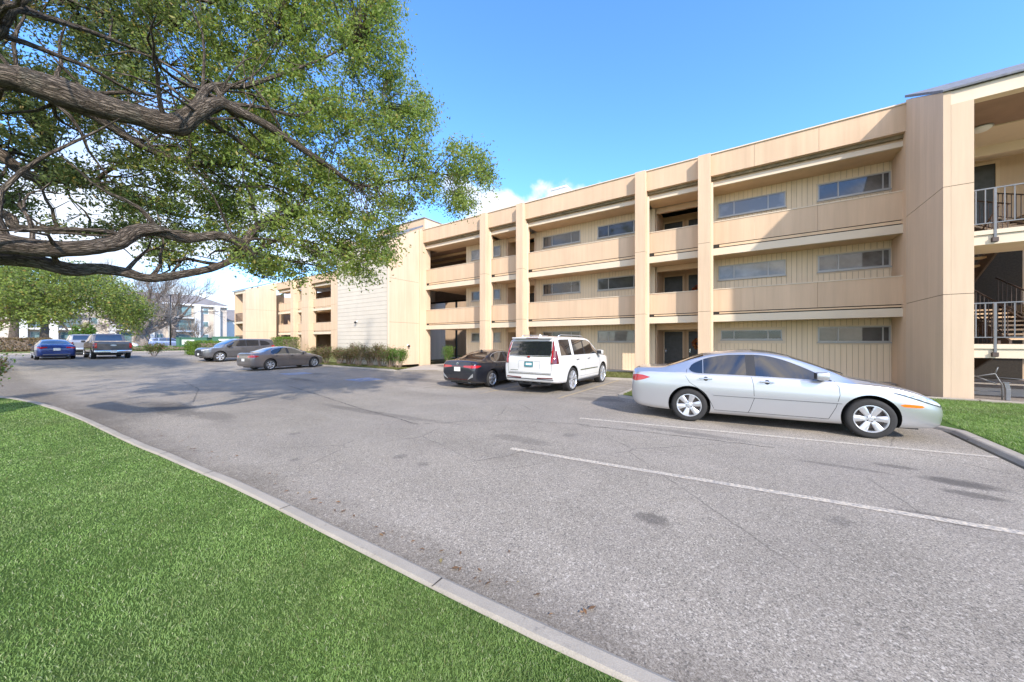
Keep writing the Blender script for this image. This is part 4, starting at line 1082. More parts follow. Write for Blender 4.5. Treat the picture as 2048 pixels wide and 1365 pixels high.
    # grille, lower intake, bumper seam, plates, underside
    S.band('grille', 'blackplastic', 'front', [(-.34, Z(.46)), (.34, Z(.46))], [(-.34, Z(.60)), (.34, Z(.60))], -.34, .34, n=10, m=4, off=.006)
    S.band('grille', 'blackplastic', 'front', [(-.5, Z(.28)), (.5, Z(.28))], [(-.5, Z(.37)), (.5, Z(.37))], -.5, .5, n=10, m=2, off=.005)
    xr = S.hit('rear', 0, Z(.78), 1)[0].x
    plate(root, xr-.01, 0, kw.get('platez', Z(.83)), -1)
    mb = MB(); S.line('', '', 'rear', [(-Y(.62), Z(.60)), (Y(.62), Z(.60))], .008, .002, mb=mb, build=False)
    mb.build('panel_gap', M['blackplastic'], root)
    u = MB(); u.box(X(-2.1), X(2.1), -.62, .62, .17, .30); u.build('underbody', M['blackplastic'], root)
    ex = MB(); ex.lathe([(.03, -.16), (.034, 0), (.028, -.002), (.026, -.12)], 14, Matrix.Translation((X(-2.33), -.5, Z(.27))) @ Matrix.Rotation(R(90), 4, 'Z')); ex.build('exhaust_pipe', M['chrome'], root)
    if kw.get('extra'): kw['extra'](root, S, X, Y, Z, P)
    return root

# 1. silver sedan, nearest the camera
def lamps_silver(S, sg, X, Y, Z):
    lo = [(-2.385, .80), (-2.34, .775), (-2.2, .80), (-2.02, .865)]; hi = [(-2.385, .90), (-2.34, .915), (-2.2, .912), (-2.02, .87)]
    S.band('tail_light', 'redlens', 'side', lo, hi, -2.385, -2.02, n=14, m=4, off=.006, sg=sg)
    lo = [(.42, .80), (.72, .79)]; hi = [(.42, .88), (.72, .90)]
    S.band('tail_light', 'redlens', 'rear', [(sg*a, b) for a, b in lo][::sg], [(sg*a, b) for a, b in hi][::sg], min(sg*.42, sg*.72), max(sg*.42, sg*.72), n=8, m=3, off=.006)
def extra_silver(root, S, X, Y, Z, P):
    # sunroof panel, wipers, washer nozzles, wheel-well plastic
    S.grid('sunroof', 'autoglass', 'top', [[(x, .36*j/6) for j in range(-6, 7)] for x in [-.15+.55*i/6 for i in range(7)]], .006)
    w = MB(); w.tube([S.hit('top', 1.24, -.30, 1)[0]+Vector((0, 0, .02)), S.hit('top', 1.14, -.60, 1)[0]+Vector((0, 0, .035)), S.hit('top', 1.08, -.05, 1)[0]+Vector((0, 0, .02))], .008, 5); w.build('wiper', M['blackplastic'], root)
SLOC = (-.42+.75, -8.0, 0)
silver = sedan('parked_car', 'silver four-door sedan parked nearest, side on, nose to the lawn kerb', (.0, 0, 0), 0, 'p_silver',
    dict(rim='six', R=.330, axles=(-1.28, 1.44), lamps=lamps_silver, marker=True, rub=True, chromeh=True, extra=extra_silver))
silver['category'] = 'car'
def place_by_axles(root, ax, rear, front):
    """put the car so that its two near-side wheels stand at the given ground points (side = right-hand wheels)"""
    pass
# right-hand tyres touch the ground at about (-1.04,-9.24) and (1.66,-8.91)
ang = math.atan2(.33, 2.70); c, s_ = math.cos(ang), math.sin(ang)
def set_car(root, px_, py_, lx, ly, ang):
    """local point (lx, ly) of the car goes to (px_, py_)"""
    c, s_ = math.cos(ang), math.sin(ang)
    x, y = px_-(lx*c-ly*s_), py_-(lx*s_+ly*c); root.location = (x, y, zg(x)); root.rotation_euler = (0, 0, ang)
    # follow the slope of the lot
    dz = zg(x+c*1.4)-zg(x-c*1.4); root.rotation_euler = (0, -math.atan2(dz, 2.8), ang)
set_car(silver, -1.05, -9.16, -1.28, -.87, R(6.6))

# 2. dark blue-black sedan beside the white SUV
def lamps_dark(S, sg, X, Y, Z):
    S.band('tail_light', 'redlens', 'side', [(X(-2.39), Z(.80)), (X(-2.3), Z(.80)), (X(-2.05), Z(.86))], [(X(-2.39), Z(.88)), (X(-2.3), Z(.90)), (X(-2.05), Z(.875))], X(-2.39), X(-2.05), n=10, m=3, off=.006, sg=sg)
    a, b = Y(.30), Y(.74)
    S.band('tail_light', 'redlens', 'rear', [(sg*a, Z(.825)), (sg*b, Z(.79))][::sg], [(sg*a, Z(.885)), (sg*b, Z(.90))][::sg], min(sg*a, sg*b), max(sg*a, sg*b), n=8, m=3, off=.006)
    S.band('bumper_vent', 'silvertrim', 'rear', [(sg*Y(.50), Z(.36)), (sg*Y(.74), Z(.47))][::sg], [(sg*Y(.50), Z(.38)), (sg*Y(.74), Z(.60))][::sg], min(sg*Y(.5), sg*Y(.74)), max(sg*Y(.5), sg*Y(.74)), n=6, m=3, off=.006)
def extra_dark(root, S, X, Y, Z, P):
    S.band('light_bar', 'reddark', 'rear', [(-Y(.31), Z(.845)), (Y(.31), Z(.845))], [(-Y(.31), Z(.872)), (Y(.31), Z(.872))], -Y(.31), Y(.31), n=10, m=2, off=.005)
    S.band('lower_reflector', 'reddark', 'rear', [(-Y(.5), Z(.355)), (Y(.5), Z(.355))], [(-Y(.5), Z(.375)), (Y(.5), Z(.375))], -Y(.5), Y(.5), n=10, m=1, off=.006)
    S.band('bumper_insert', 'blackplastic', 'rear', [(-Y(.56), Z(.29)), (Y(.56), Z(.29))], [(-Y(.56), Z(.352)), (Y(.56), Z(.352))], -Y(.56), Y(.56), n=10, m=1, off=.005)
    f = MB(); f.extr([(X(-.98), Z(1.36)), (X(-.80), Z(1.405)), (X(-.93), Z(1.46))], 'y', -.015, .015); f.build('roof_antenna', M['blackplastic'], root)
    e = MB(); h = S.hit('rear', 0, Z(.93), 1)[0]; e.lathe([(0, 0), (.05, 0), (.05, .012), (.04, .014)], 18, Matrix.Translation((h.x-.006, 0, Z(.95))) @ Matrix.Rotation(R(90), 4, 'Z')); e.build('emblem', M['chrome'], root)
dark = sedan('parked_car', 'blue-black sedan parked nose-in, left of the white SUV, rear showing', (0, 0, 0), 0, 'p_dark',
    dict(sx=.955, sy=.985, sz=.985, rim='twin', R=.325, axles=(-1.28, 1.37), lamps=lamps_dark, extra=extra_dark, platez=.74, trim='silvertrim'))
set_car(dark, -8.32, -6.35, -1.28, -.80, R(91))

# 3. taupe sedan by the hedge
def lamps_taupe(S, sg, X, Y, Z):
    S.band('tail_light', 'redlens', 'side', [(-2.39, .80), (-2.25, .79), (-1.98, .86)], [(-2.39, .93), (-2.25, .945), (-1.98, .89)], -2.39, -1.98, n=12, m=4, off=.006, sg=sg)
    S.band('tail_light', 'redlens', 'rear', [(sg*.45, .80), (sg*.73, .80)][::sg], [(sg*.45, .90), (sg*.73, .93)][::sg], min(sg*.45, sg*.73), max(sg*.45, sg*.73), n=8, m=3, off=.006)
taupe = sedan('parked_car', 'taupe sedan with red tail lamp, parked nose-in by the brown hedge', (0, 0, 0), 0, 'p_taupe',
    dict(sx=.98, sy=.98, sz=.995, rim='ten', R=.335, axles=(-1.33, 1.52), lamps=lamps_taupe, trim='chrome', platez=.66, mirror='p_taupe'))
set_car(taupe, -24.35, -7.75, -1.33, -.80, R(99))

# 4. blue sedan on the far left
def lamps_blue(S, sg, X, Y, Z):
    S.band('tail_light', 'redlens', 'rear', [(sg*.42, .84), (sg*.74, .78)][::sg], [(sg*.42, .90), (sg*.74, .91)][::sg], min(sg*.42, sg*.74), max(sg*.42, sg*.74), n=8, m=3, off=.006)
    S.band('tail_light', 'redlens', 'side', [(-2.39, .80), (-2.1, .86)], [(-2.39, .92), (-2.1, .885)], -2.38, -2.1, n=8, m=3, off=.006, sg=sg)
def mod_blue(P):
    P['zt'] = [(a, b) if not -2.3 < a < -.6 else (a, b+.03) for a, b in P['zt']]
def extra_blue(root, S, X, Y, Z, P):
    S.band('diffuser', 'silvertrim', 'rear', [(-.6, .36), (.6, .36)], [(-.6, .40), (.6, .40)], -.6, .6, n=8, m=1, off=.006)
blue = sedan('parked_car', 'bright blue sedan seen from behind at the far left edge of the lot', (0, 0, 0), 0, 'p_blue',
    dict(sx=.965, sy=1.02, rim='multi', axles=(-1.33, 1.45), lamps=lamps_blue, platez=.74, trim='blackplastic', extra=extra_blue, mirror='blackplastic'))
set_car(blue, -40.7, -14.8, -2.33, 0, R(181))

# --- tall vehicles
SUV = dict(
 zb=[(-2.58, .47), (-2.54, .40), (-2.35, .36), (-1.8, .33), (1.8, .33), (2.3, .34), (2.5, .40), (2.58, .50)],
 zt=[(-2.58, 1.12), (-2.565, 1.20), (-2.50, 1.38), (-2.42, 1.64), (-2.34, 1.79), (-2.2, 1.855), (-1.6, 1.885), (-.6, 1.89), (.1, 1.875), (.45, 1.83), (.8, 1.66), (1.15, 1.42), (1.32, 1.29), (1.5, 1.255), (2.0, 1.21), (2.35, 1.15), (2.5, 1.06), (2.58, .95)],
 zs=[(-2.58, 1.05), (-2.5, 1.15), (-2.3, 1.20), (-1.5, 1.205), (0, 1.20), (1.2, 1.18), (1.5, 1.15), (2.1, 1.10), (2.4, 1.0), (2.58, .85)],
 w=[(-2.58, .90), (-2.56, .945), (-2.50, .975), (-2.35, 1.0), (-1.6, 1.02), (1.6, 1.02), (2.1, .99), (2.35, .93), (2.5, .82), (2.58, .70)],
 wt=[(-2.58, .84), (-2.5, .85), (-2.4, .84), (-2.2, .83), (-1.4, .82), (.3, .80), (.7, .82), (1.1, .87), (1.35, .90), (1.6, .89), (2.2, .84), (2.58, .62)],
 crown=[(-2.58, .04), (-2.3, .07), (-1.6, .075), (.3, .075), (1.0, .07), (1.4, .05), (2.2, .06), (2.58, .05)], sh=.965)
def suv(name, label, paint, kw):
    sx, sy, sz = kw.get('sx', 1), kw.get('sy', 1), kw.get('sz', 1); P = scaled(SUV, sx, sy, sz)
    if 'mod' in kw: kw['mod'](P)
    Rw = kw.get('R', .40); ax = kw.get('axles', (-1.36, 1.58)); root = thing(name, label, kw.get('cat', 'car'), (0, 0, 0), 0)
    body, bvh = body_mesh(P, paint, ax, Rw); body.parent = root; S = Skin(bvh, root)
    X = lambda v: v*sx; Z = lambda v: v*sz; Y = lambda v: v*sy; kn = lambda l: [(a*sx, b*sz) for a, b in l]
    lo = kw.get('lo') or [(-2.3, 1.24), (1.2, 1.235)]; hi = kw.get('hi') or [(-2.3, 1.72), (-2.1, 1.755), (-1, 1.765), (.1, 1.75), (.45, 1.69), (.85, 1.45), (1.2, 1.25)]
    lo, hi = kn(lo), kn(hi); segs = kw.get('segs', ((-2.20, -1.42), (-1.22, -.33), (-.22, 1.12)))
    for sg in (1, -1):
        for a, b in segs: S.band('side_window', 'autoglass', 'side', lo, hi, X(a), X(b), off=.005, sg=sg, n=16)
        S.band('pillar', 'blackplastic', 'side', lo, hi, X(segs[-2][1])+.0, X(segs[-1][0]), n=2, off=.003, sg=sg)
        shutlines(S, sg, [kn([(-.27, 1.22), (-.27, .50)]), kn([(1.14, 1.2), (1.2, .9), (1.12, .50)]), kn([(-1.30, 1.22), (-1.22, .98), (-.98, .72), (-.88, .50)]), kn([(-.88, .48), (1.12, .48)])])
        for hx in (-1.0, .02):
            h = MB(); h.box(X(hx-.11), X(hx+.11), sg*Y(1.0), sg*Y(1.045), Z(1.07), Z(1.07)+.03, .01); h.build('door_handle', M[kw.get('hmat', paint)], root, smooth=True)
        mirror_unit(root, X(1.0), Y(1.0), Z(1.20), kw.get('mirror', 'blackplastic'), sg, 1.25)
        for wx in ax: wheel(root, wx, sg*(Y(1.02)-.15), Rw, kw.get('rim', 'big'), sg, wide=.27 if Rw > .38 else .23)
        lo2 = kn([(2.15, 1.0), (2.45, .93)]); hi2 = kn([(2.15, 1.07), (2.45, 1.03)])
        S.band('headlight', 'headlens', 'side', lo2, hi2, X(2.15), X(2.47), n=8, m=4, off=.006, sg=sg)
        a, b = Y(.42), Y(.80)
        S.band('headlight', 'headlens', 'front', [(sg*a, Z(.88)), (sg*b, Z(.90))][::sg], [(sg*a, Z(.98)), (sg*b, Z(1.0))][::sg], min(sg*a, sg*b), max(sg*a, sg*b), n=8, m=3, off=.006)
        if 'lamps' in kw: kw['lamps'](S, sg, X, Y, Z)
        if kw.get('step', True):
            m = MB(); m.box(X(-.9), X(1.1), sg*Y(.90), sg*Y(1.05), .30, .36, .015); m.build('running_board', M['blackplastic'], root, smooth=True)
        if kw.get('rails'):
            m = MB(); m.tube([(X(-1.9), sg*Y(.70), Z(1.86)), (X(-1.7), sg*Y(.71), Z(1.92)), (X(.0), sg*Y(.70), Z(1.915)), (X(.25), sg*Y(.69), Z(1.84))], .016, 6); m.build('roof_rail', M['silvertrim'], root, smooth=True)
    f = lambda x: cr(P['wt'], x)*.94
    xa, xb = kw.get('ws', (.52, 1.30))
    S.grid('windscreen', 'autoglass', 'top', [[(x, f(x)*j/8) for j in range(-8, 9)] for x in [X(xa)+(X(xb)-X(xa))*i/10 for i in range(11)]], .005)
    S.band('grille', kw.get('grille', 'blackplastic'), 'front', [(-Y(.42), Z(.66)), (Y(.42), Z(.66))], [(-Y(.42), Z(1.0)), (Y(.42), Z(1.0))], -Y(.42), Y(.42), n=8, m=6, off=.007)
    S.band('grille', 'blackplastic', 'front', [(-Y(.6), Z(.45)), (Y(.6), Z(.45))], [(-Y(.6), Z(.58)), (Y(.6), Z(.58))], -Y(.6), Y(.6), n=8, m=2, off=.006)
    u = MB(); u.box(X(-2.3), X(2.3), -.6, .6, .26, .42); u.build('underbody', M['blackplastic'], root)
    if 'extra' in kw: kw['extra'](root, S, X, Y, Z, P)
    return root
def lamps_esc(S, sg, X, Y, Z):
    a, b = .865, .955
    rows = [[(sg*(y0+(y1-y0)*j/4), z) for j in range(5)][::sg] for z, y0, y1 in ((.98, .79, .93), (1.05, .79, .945), (1.2, .795, .93), (1.35, .80, .90), (1.5, .79, .865), (1.70, .765, .80))]
    S.grid('tail_light', 'reddark', 'rear', rows, .010)
    rows = [[(sg*(y0+(y1-y0)*j/2), z) for j in range(3)][::sg] for z, y0, y1 in ((1.02, .81, .85), (1.2, .82, .86), (1.4, .81, .84), (1.66, .775, .79))]
    S.grid('light_strip', 'redlens', 'rear', rows, .015)
    S.band('tail_light', 'reddark', 'side', [(-2.56, .98), (-2.40, .99)], [(-2.56, 1.35), (-2.47, 1.45), (-2.40, 1.38)], -2.55, -2.40, n=5, m=8, off=.008, sg=sg)
    mb = MB(); S.line('', '', 'side', [(-.75, .70), (.95, .70)], .035, .008, sg, mb=mb, build=False); mb.build('door_moulding', M['chrome'], S.root, smooth=True)
    m = MB(); S.band('', '', 'rear', [(sg*.30, .50), (sg*.86, .52)][::sg], [(sg*.30, .535), (sg*.86, .555)][::sg], min(sg*.3, sg*.86), max(sg*.3, sg*.86), n=8, m=1, off=.006, mb=m, build=False); m.build('bumper_reflector', M['reddark'], S.root)
def extra_esc(root, S, X, Y, Z, P):
    S.grid('rear_window', 'autoglass', 'rear', [[(w*j/8, z) for j in range(-8, 9)] for z, w in ((1.24, .78), (1.32, .78), (1.45, .775), (1.58, .76), (1.70, .74))], .006)
    S.band('chrome_strip', 'chrome', 'rear', [(-.78, 1.205), (.78, 1.205)], [(-.78, 1.228), (.78, 1.228)], -.78, .78, n=12, m=1, off=.010)
    S.band('rear_moulding', 'chrome', 'rear', [(-.80, .635), (.80, .635)], [(-.80, .672), (.80, .672)], -.80, .80, n=12, m=1, off=.010)
    S.band('bumper_lower', 'blackplastic', 'rear', [(-.88, .475), (.88, .475)], [(-.88, .50), (.88, .50)], -.88, .88, n=12, m=1, off=.008)
    mb = MB(); S.line('', '', 'rear', [(-.79, 1.2), (-.82, .9), (-.80, .69), (.80, .69), (.82, .9), (.79, 1.2)], .010, .003, mb=mb, build=False); mb.build('tailgate_gap', M['blackplastic'], root)
    mb = MB(); S.line('', '', 'rear', [(-.40, .80), (-.40, 1.06), (.40, 1.06), (.40, .80)], .012, .004, mb=mb, build=False); mb.build('plate_recess', M['silvertrim'], root)
    xr = S.hit('rear', 0, .95, 1)[0].x; plate(root, xr-.012, 0, .96, -1, 'plateblue')
    pl = MB(); pl.box(xr-.024, xr-.0205, -.11, .11, .93, 1.0); pl.build('plate_panel', M['plate'], root)
    cst = MB(); cst.extr([(-.05, 1.175), (.05, 1.175), (.065, 1.215), (0, 1.235), (-.065, 1.215)], 'x', xr-.02, xr-.005); cst.build('crest', M['chrome'], root)
    cst = MB(); cst.extr([(-.03, 1.183), (.03, 1.183), (.042, 1.21), (0, 1.222), (-.042, 1.21)], 'x', xr-.026, xr-.021); cst.build('crest_inlay', M['redlens'], root)
    S.band('model_badge', 'chrome', 'rear', [(.42, .745), (.72, .745)], [(.42, .765), (.72, .765)], .42, .72, n=6, m=1, off=.008)
    sp = MB(); sp.box(-2.47, -2.28, -.74, .74, 1.785, 1.835, .015); sp.build('roof_spoiler', M['p_white'], root, smooth=True)
    bl = MB(); bl.box(-2.482, -2.462, -.28, .16, 1.795, 1.82); bl.build('brake_light', M['reddark'], root)
    fn = MB(); fn.extr([(-1.9, 1.86), (-1.7, 1.875), (-1.86, 1.95)], 'y', -.015, .015); fn.build('roof_antenna', M['p_white'], root)
    bt = MB()
    for y in (-.7, -.35, 0, .35, .7): bt.box(-2.5, -1.9, y-.05, y+.05, .33, .45)
    bt.build('bumper_valance', M['blackplastic'], root)
esc = suv('parked_car', 'large white SUV parked nose-in between the dark sedan and the hatched bay', 'p_white', dict(lamps=lamps_esc, extra=extra_esc, rails=True, rim='big', R=.41, hmat='chrome', mirror='p_white'))
esc['category'] = 'SUV'
set_car(esc, -4.98, -6.15, -1.36, -1.0, R(90.5))

def lamps_hi(S, sg, X, Y, Z):
    S.band('tail_light', 'redlens', 'side', [(X(-2.5), Z(1.12)), (X(-2.2), Z(1.18))], [(X(-2.5), Z(1.32)), (X(-2.2), Z(1.22))], X(-2.52), X(-2.2), n=6, m=3, off=.006, sg=sg)
def extra_hi(root, S, X, Y, Z, P):
    plate(root, S.hit('front', 0, Z(.62), 1)[0].x+.012, 0, Z(.62), 1)
def mod_hi(P):
    P['zt'] = [(a, b-(.07 if 1.2 < a < 2.2 else 0)) for a, b in P['zt']]
hi_ = suv('parked_car', 'dusty grey crossover SUV backed in, headlamps facing the lane', 'p_grey',
    dict(sx=.942, sy=.945, sz=.915, R=.375, axles=(-1.32, 1.47), rim='six', lamps=lamps_hi, extra=extra_hi, step=False, mod=mod_hi,
         lo=[(-2.2, 1.34), (-1.6, 1.27), (1.2, 1.22)], hi=[(-2.2, 1.35), (-1.9, 1.62), (-1.4, 1.72), (-.6, 1.76), (.1, 1.75), (.45, 1.69), (.85, 1.45), (1.2, 1.25)], segs=((-2.1, -1.35), (-1.22, -.33), (-.22, 1.12))))
hi_['category'] = 'SUV'
set_car(hi_, -33.0, -7.75, 1.47, .85, R(-84))

# --- pickups
PICK = dict(
 zb=[(-2.92, .60), (-2.88, .50), (-2.5, .46), (2.3, .42), (2.7, .46), (2.86, .58)],
 zt=[(-2.92, 1.18), (-2.90, 1.245), (-2.85, 1.26), (-1.4, 1.27), (-1.02, 1.29), (-.98, 1.36), (-.90, 1.62), (-.82, 1.80), (-.7, 1.87), (-.3, 1.90), (.4, 1.90), (.75, 1.84), (1.1, 1.62), (1.4, 1.36), (1.52, 1.28), (1.7, 1.25), (2.4, 1.19), (2.7, 1.08), (2.82, .96), (2.86, .90)],
 zs=[(-2.92, 1.12), (-2.85, 1.20), (-1.1, 1.205), (1.3, 1.19), (1.6, 1.16), (2.4, 1.08), (2.86, .80)],
 w=[(-2.92, .94), (-2.88, .965), (-2.6, .985), (1.9, 1.0), (2.4, .97), (2.7, .88), (2.86, .74)],
 wt=[(-2.92, .90), (-2.8, .925), (-1.1, .93), (-.95, .84), (-.8, .78), (.6, .77), (1.0, .82), (1.45, .90), (1.8, .89), (2.5, .82), (2.86, .64)],
 crown=[(-2.92, .02), (-1.1, .02), (-.9, .05), (-.6, .07), (.6, .07), (1.4, .05), (2.5, .07), (2.86, .05)], sh=.975)
def pickup(label, paint, lampmat, cover):
    global SUV
    keep = SUV; SUV = PICK
    def lamps(S, sg, X, Y, Z):
        rows = [[(sg*(.80+.13*j/2), z) for j in range(3)][::sg] for z in (.82, .92, 1.0, 1.08, 1.18)]
        S.grid('tail_light', lampmat, 'rear', rows, .010)
        S.band('tail_light', lampmat, 'side', [(-2.90, .84), (-2.76, .84)], [(-2.90, 1.18), (-2.76, 1.18)], -2.89, -2.76, n=2, m=4, off=.008, sg=sg)
    def extra(root, S, X, Y, Z, P):
        b = MB(); b.box(-3.02, -2.86, -.95, .95, .46, .66, .04); b.build('rear_bumper', M['chrome' if cover else 'silvertrim'], root, smooth=True)
        plate(root, -3.025, 0, .56, -1)
        mb = MB(); S.line('', '', 'rear', [(-.79, 1.19), (-.79, .72), (.79, .72), (.79, 1.19)], .012, .004, mb=mb, build=False); mb.build('tailgate_gap', M['blackplastic'], root)
        xr = S.hit('rear', 0, 1.0, 1)[0].x; e = MB()
        e.add([(xr-.012, .16*math.cos(t), 1.02+.055*math.sin(t)) for t in [2*math.pi*k/20 for k in range(20)]], [tuple(range(20))]); e.build('emblem', M['silvertrim'], root)
        S.grid('rear_window', 'autoglass', 'rear', [[(w*j/6, z) for j in range(-6, 7)] for z, w in ((1.36, .70), (1.5, .69), (1.68, .66), (1.78, .62))], .008)
        if cover:
            c = MB(); c.box(-2.86, -1.05, -.86, .86, 1.268, 1.33, .015); c.build('bed_cover', plain('tan_bed_cover', (.60, .48, .36), .7), root)
        br = MB(); br.box(-.80, -.74, -.18, .18, 1.80, 1.83); br.build('brake_light', M['reddark'], root)
    r = suv('parked_truck', label, paint, dict(cat='pickup truck', axles=(-1.78, 1.90), R=.385, rim='five', lamps=lamps, extra=extra, step=True,
        lo=[(-.85, 1.27), (1.3, 1.25)], hi=[(-.85, 1.30), (-.72, 1.70), (-.5, 1.79), (.4, 1.79), (.7, 1.74), (1.05, 1.50), (1.3, 1.27)], segs=((-.80, -.18), (-.10, 1.2)), ws=(.80, 1.46)))
    SUV = keep; return r
tk = pickup('dark grey pickup truck with tan bed cover seen from behind', 'p_pickup', 'redlens', True); set_car(tk, -39.2, -12.3, -3.0, 0, R(180))
M['p_silver2'] = carpaint('dull_silver_paint', (.30, .30, .31), .6, .35, .15)
tk2 = pickup('silver pickup truck parked beyond the blue sedan and dark pickup', 'p_silver2', 'reddark', False); set_car(tk2, -49.8, -12.6, -3.0, 0, R(180))

# distant parked cars along the street
fs = suv('parked_car', 'distant blue-grey SUV parked on the street behind the black lamp post', 'p_bluegrey', dict(sx=.9, sy=.93, sz=.88, R=.34, axles=(-1.25, 1.4), step=False, rim='six', segs=((-2.1, -1.35), (-1.22, -.33), (-.22, 1.12)),
    lo=[(-2.2, 1.34), (-1.6, 1.27), (1.2, 1.22)], hi=[(-2.2, 1.35), (-1.9, 1.62), (-1.4, 1.72), (-.6, 1.76), (.1, 1.75), (.45, 1.69), (.85, 1.45), (1.2, 1.25)]))
fs['category'] = 'SUV'; set_car(fs, -78.5, -1.5, 0, 0, R(78))
fw = sedan('parked_car', 'distant white sedan on the street behind the pale tree trunk', (0, 0, 0), 0, 'p_white', dict(lamps=lamps_blue)); set_car(fw, -78.5, -7.4, 0, 0, R(85))
fb = sedan('parked_car', 'distant deep blue sedan on the street beside the white one', (0, 0, 0), 0, 'p_blue', dict(lamps=lamps_blue)); set_car(fb, -80.5, -9.8, 0, 0, R(85))
# ------------------------------------------------------------------ vegetation
rng = np.random.default_rng(11)
def leaf_mesh(name, mats, centres, size, parent=None, aspect=.42, up=None, matidx=None, origin=(0, 0, 0), shape='leaf', cup=.25, normals=None):
    """one mesh of many small leaves; centres (n,3)"""
    n = len(centres); c = np.asarray(centres)-np.asarray(origin)
    sz = size*rng.uniform(.65, 1.35, n)[:, None]
    d = rng.normal(size=(n, 3)); d /= np.linalg.norm(d, axis=1)[:, None]
    if up is not None: d = d*(1-abs(up))+np.array([0, 0, up]); d /= np.linalg.norm(d, axis=1)[:, None]
    q = rng.normal(size=(n, 3)); w = np.cross(d, q); w /= np.linalg.norm(w, axis=1)[:, None]; nn = np.cross(d, w)
    L_ = d*sz; W_ = w*sz*aspect; U_ = nn*sz*aspect*cup
    V = np.stack([c-L_*.5, c+W_*.5+U_, c+L_*.5, c-W_*.5+U_], axis=1).reshape(-1, 3)
    me = bpy.data.meshes.new(name); me.vertices.add(4*n); me.vertices.foreach_set('co', V.astype(np.float32).ravel())
    me.loops.add(4*n); me.loops.foreach_set('vertex_index', np.arange(4*n, dtype=np.int32))
    me.polygons.add(n); me.polygons.foreach_set('loop_start', np.arange(0, 4*n, 4, dtype=np.int32))
    for m in mats: me.materials.append(m)
    if matidx is not None: me.polygons.foreach_set('material_index', np.asarray(matidx, dtype=np.int32))
    me.update(); me.validate()
    o = bpy.data.objects.new(name, me); COL.objects.link(o)
    if parent: o.parent = parent
    elif any(origin): o.location = origin
    return o
def smooth_path(pts, k=5):
    out = []; n = len(pts)
    for i in range(n-1):
        p0 = pts[max(i-1, 0)]; p1 = pts[i]; p2 = pts[i+1]; p3 = pts[min(i+2, n-1)]
        for j in range(k):
            t = j/k; out.append(tuple(.5*((2*p1[a])+(-p0[a]+p2[a])*t+(2*p0[a]-5*p1[a]+4*p2[a]-p3[a])*t*t+(-p0[a]+3*p1[a]-3*p2[a]+p3[a])*t**3) for a in range(len(p1))))
    out.append(tuple(pts[-1])); return out

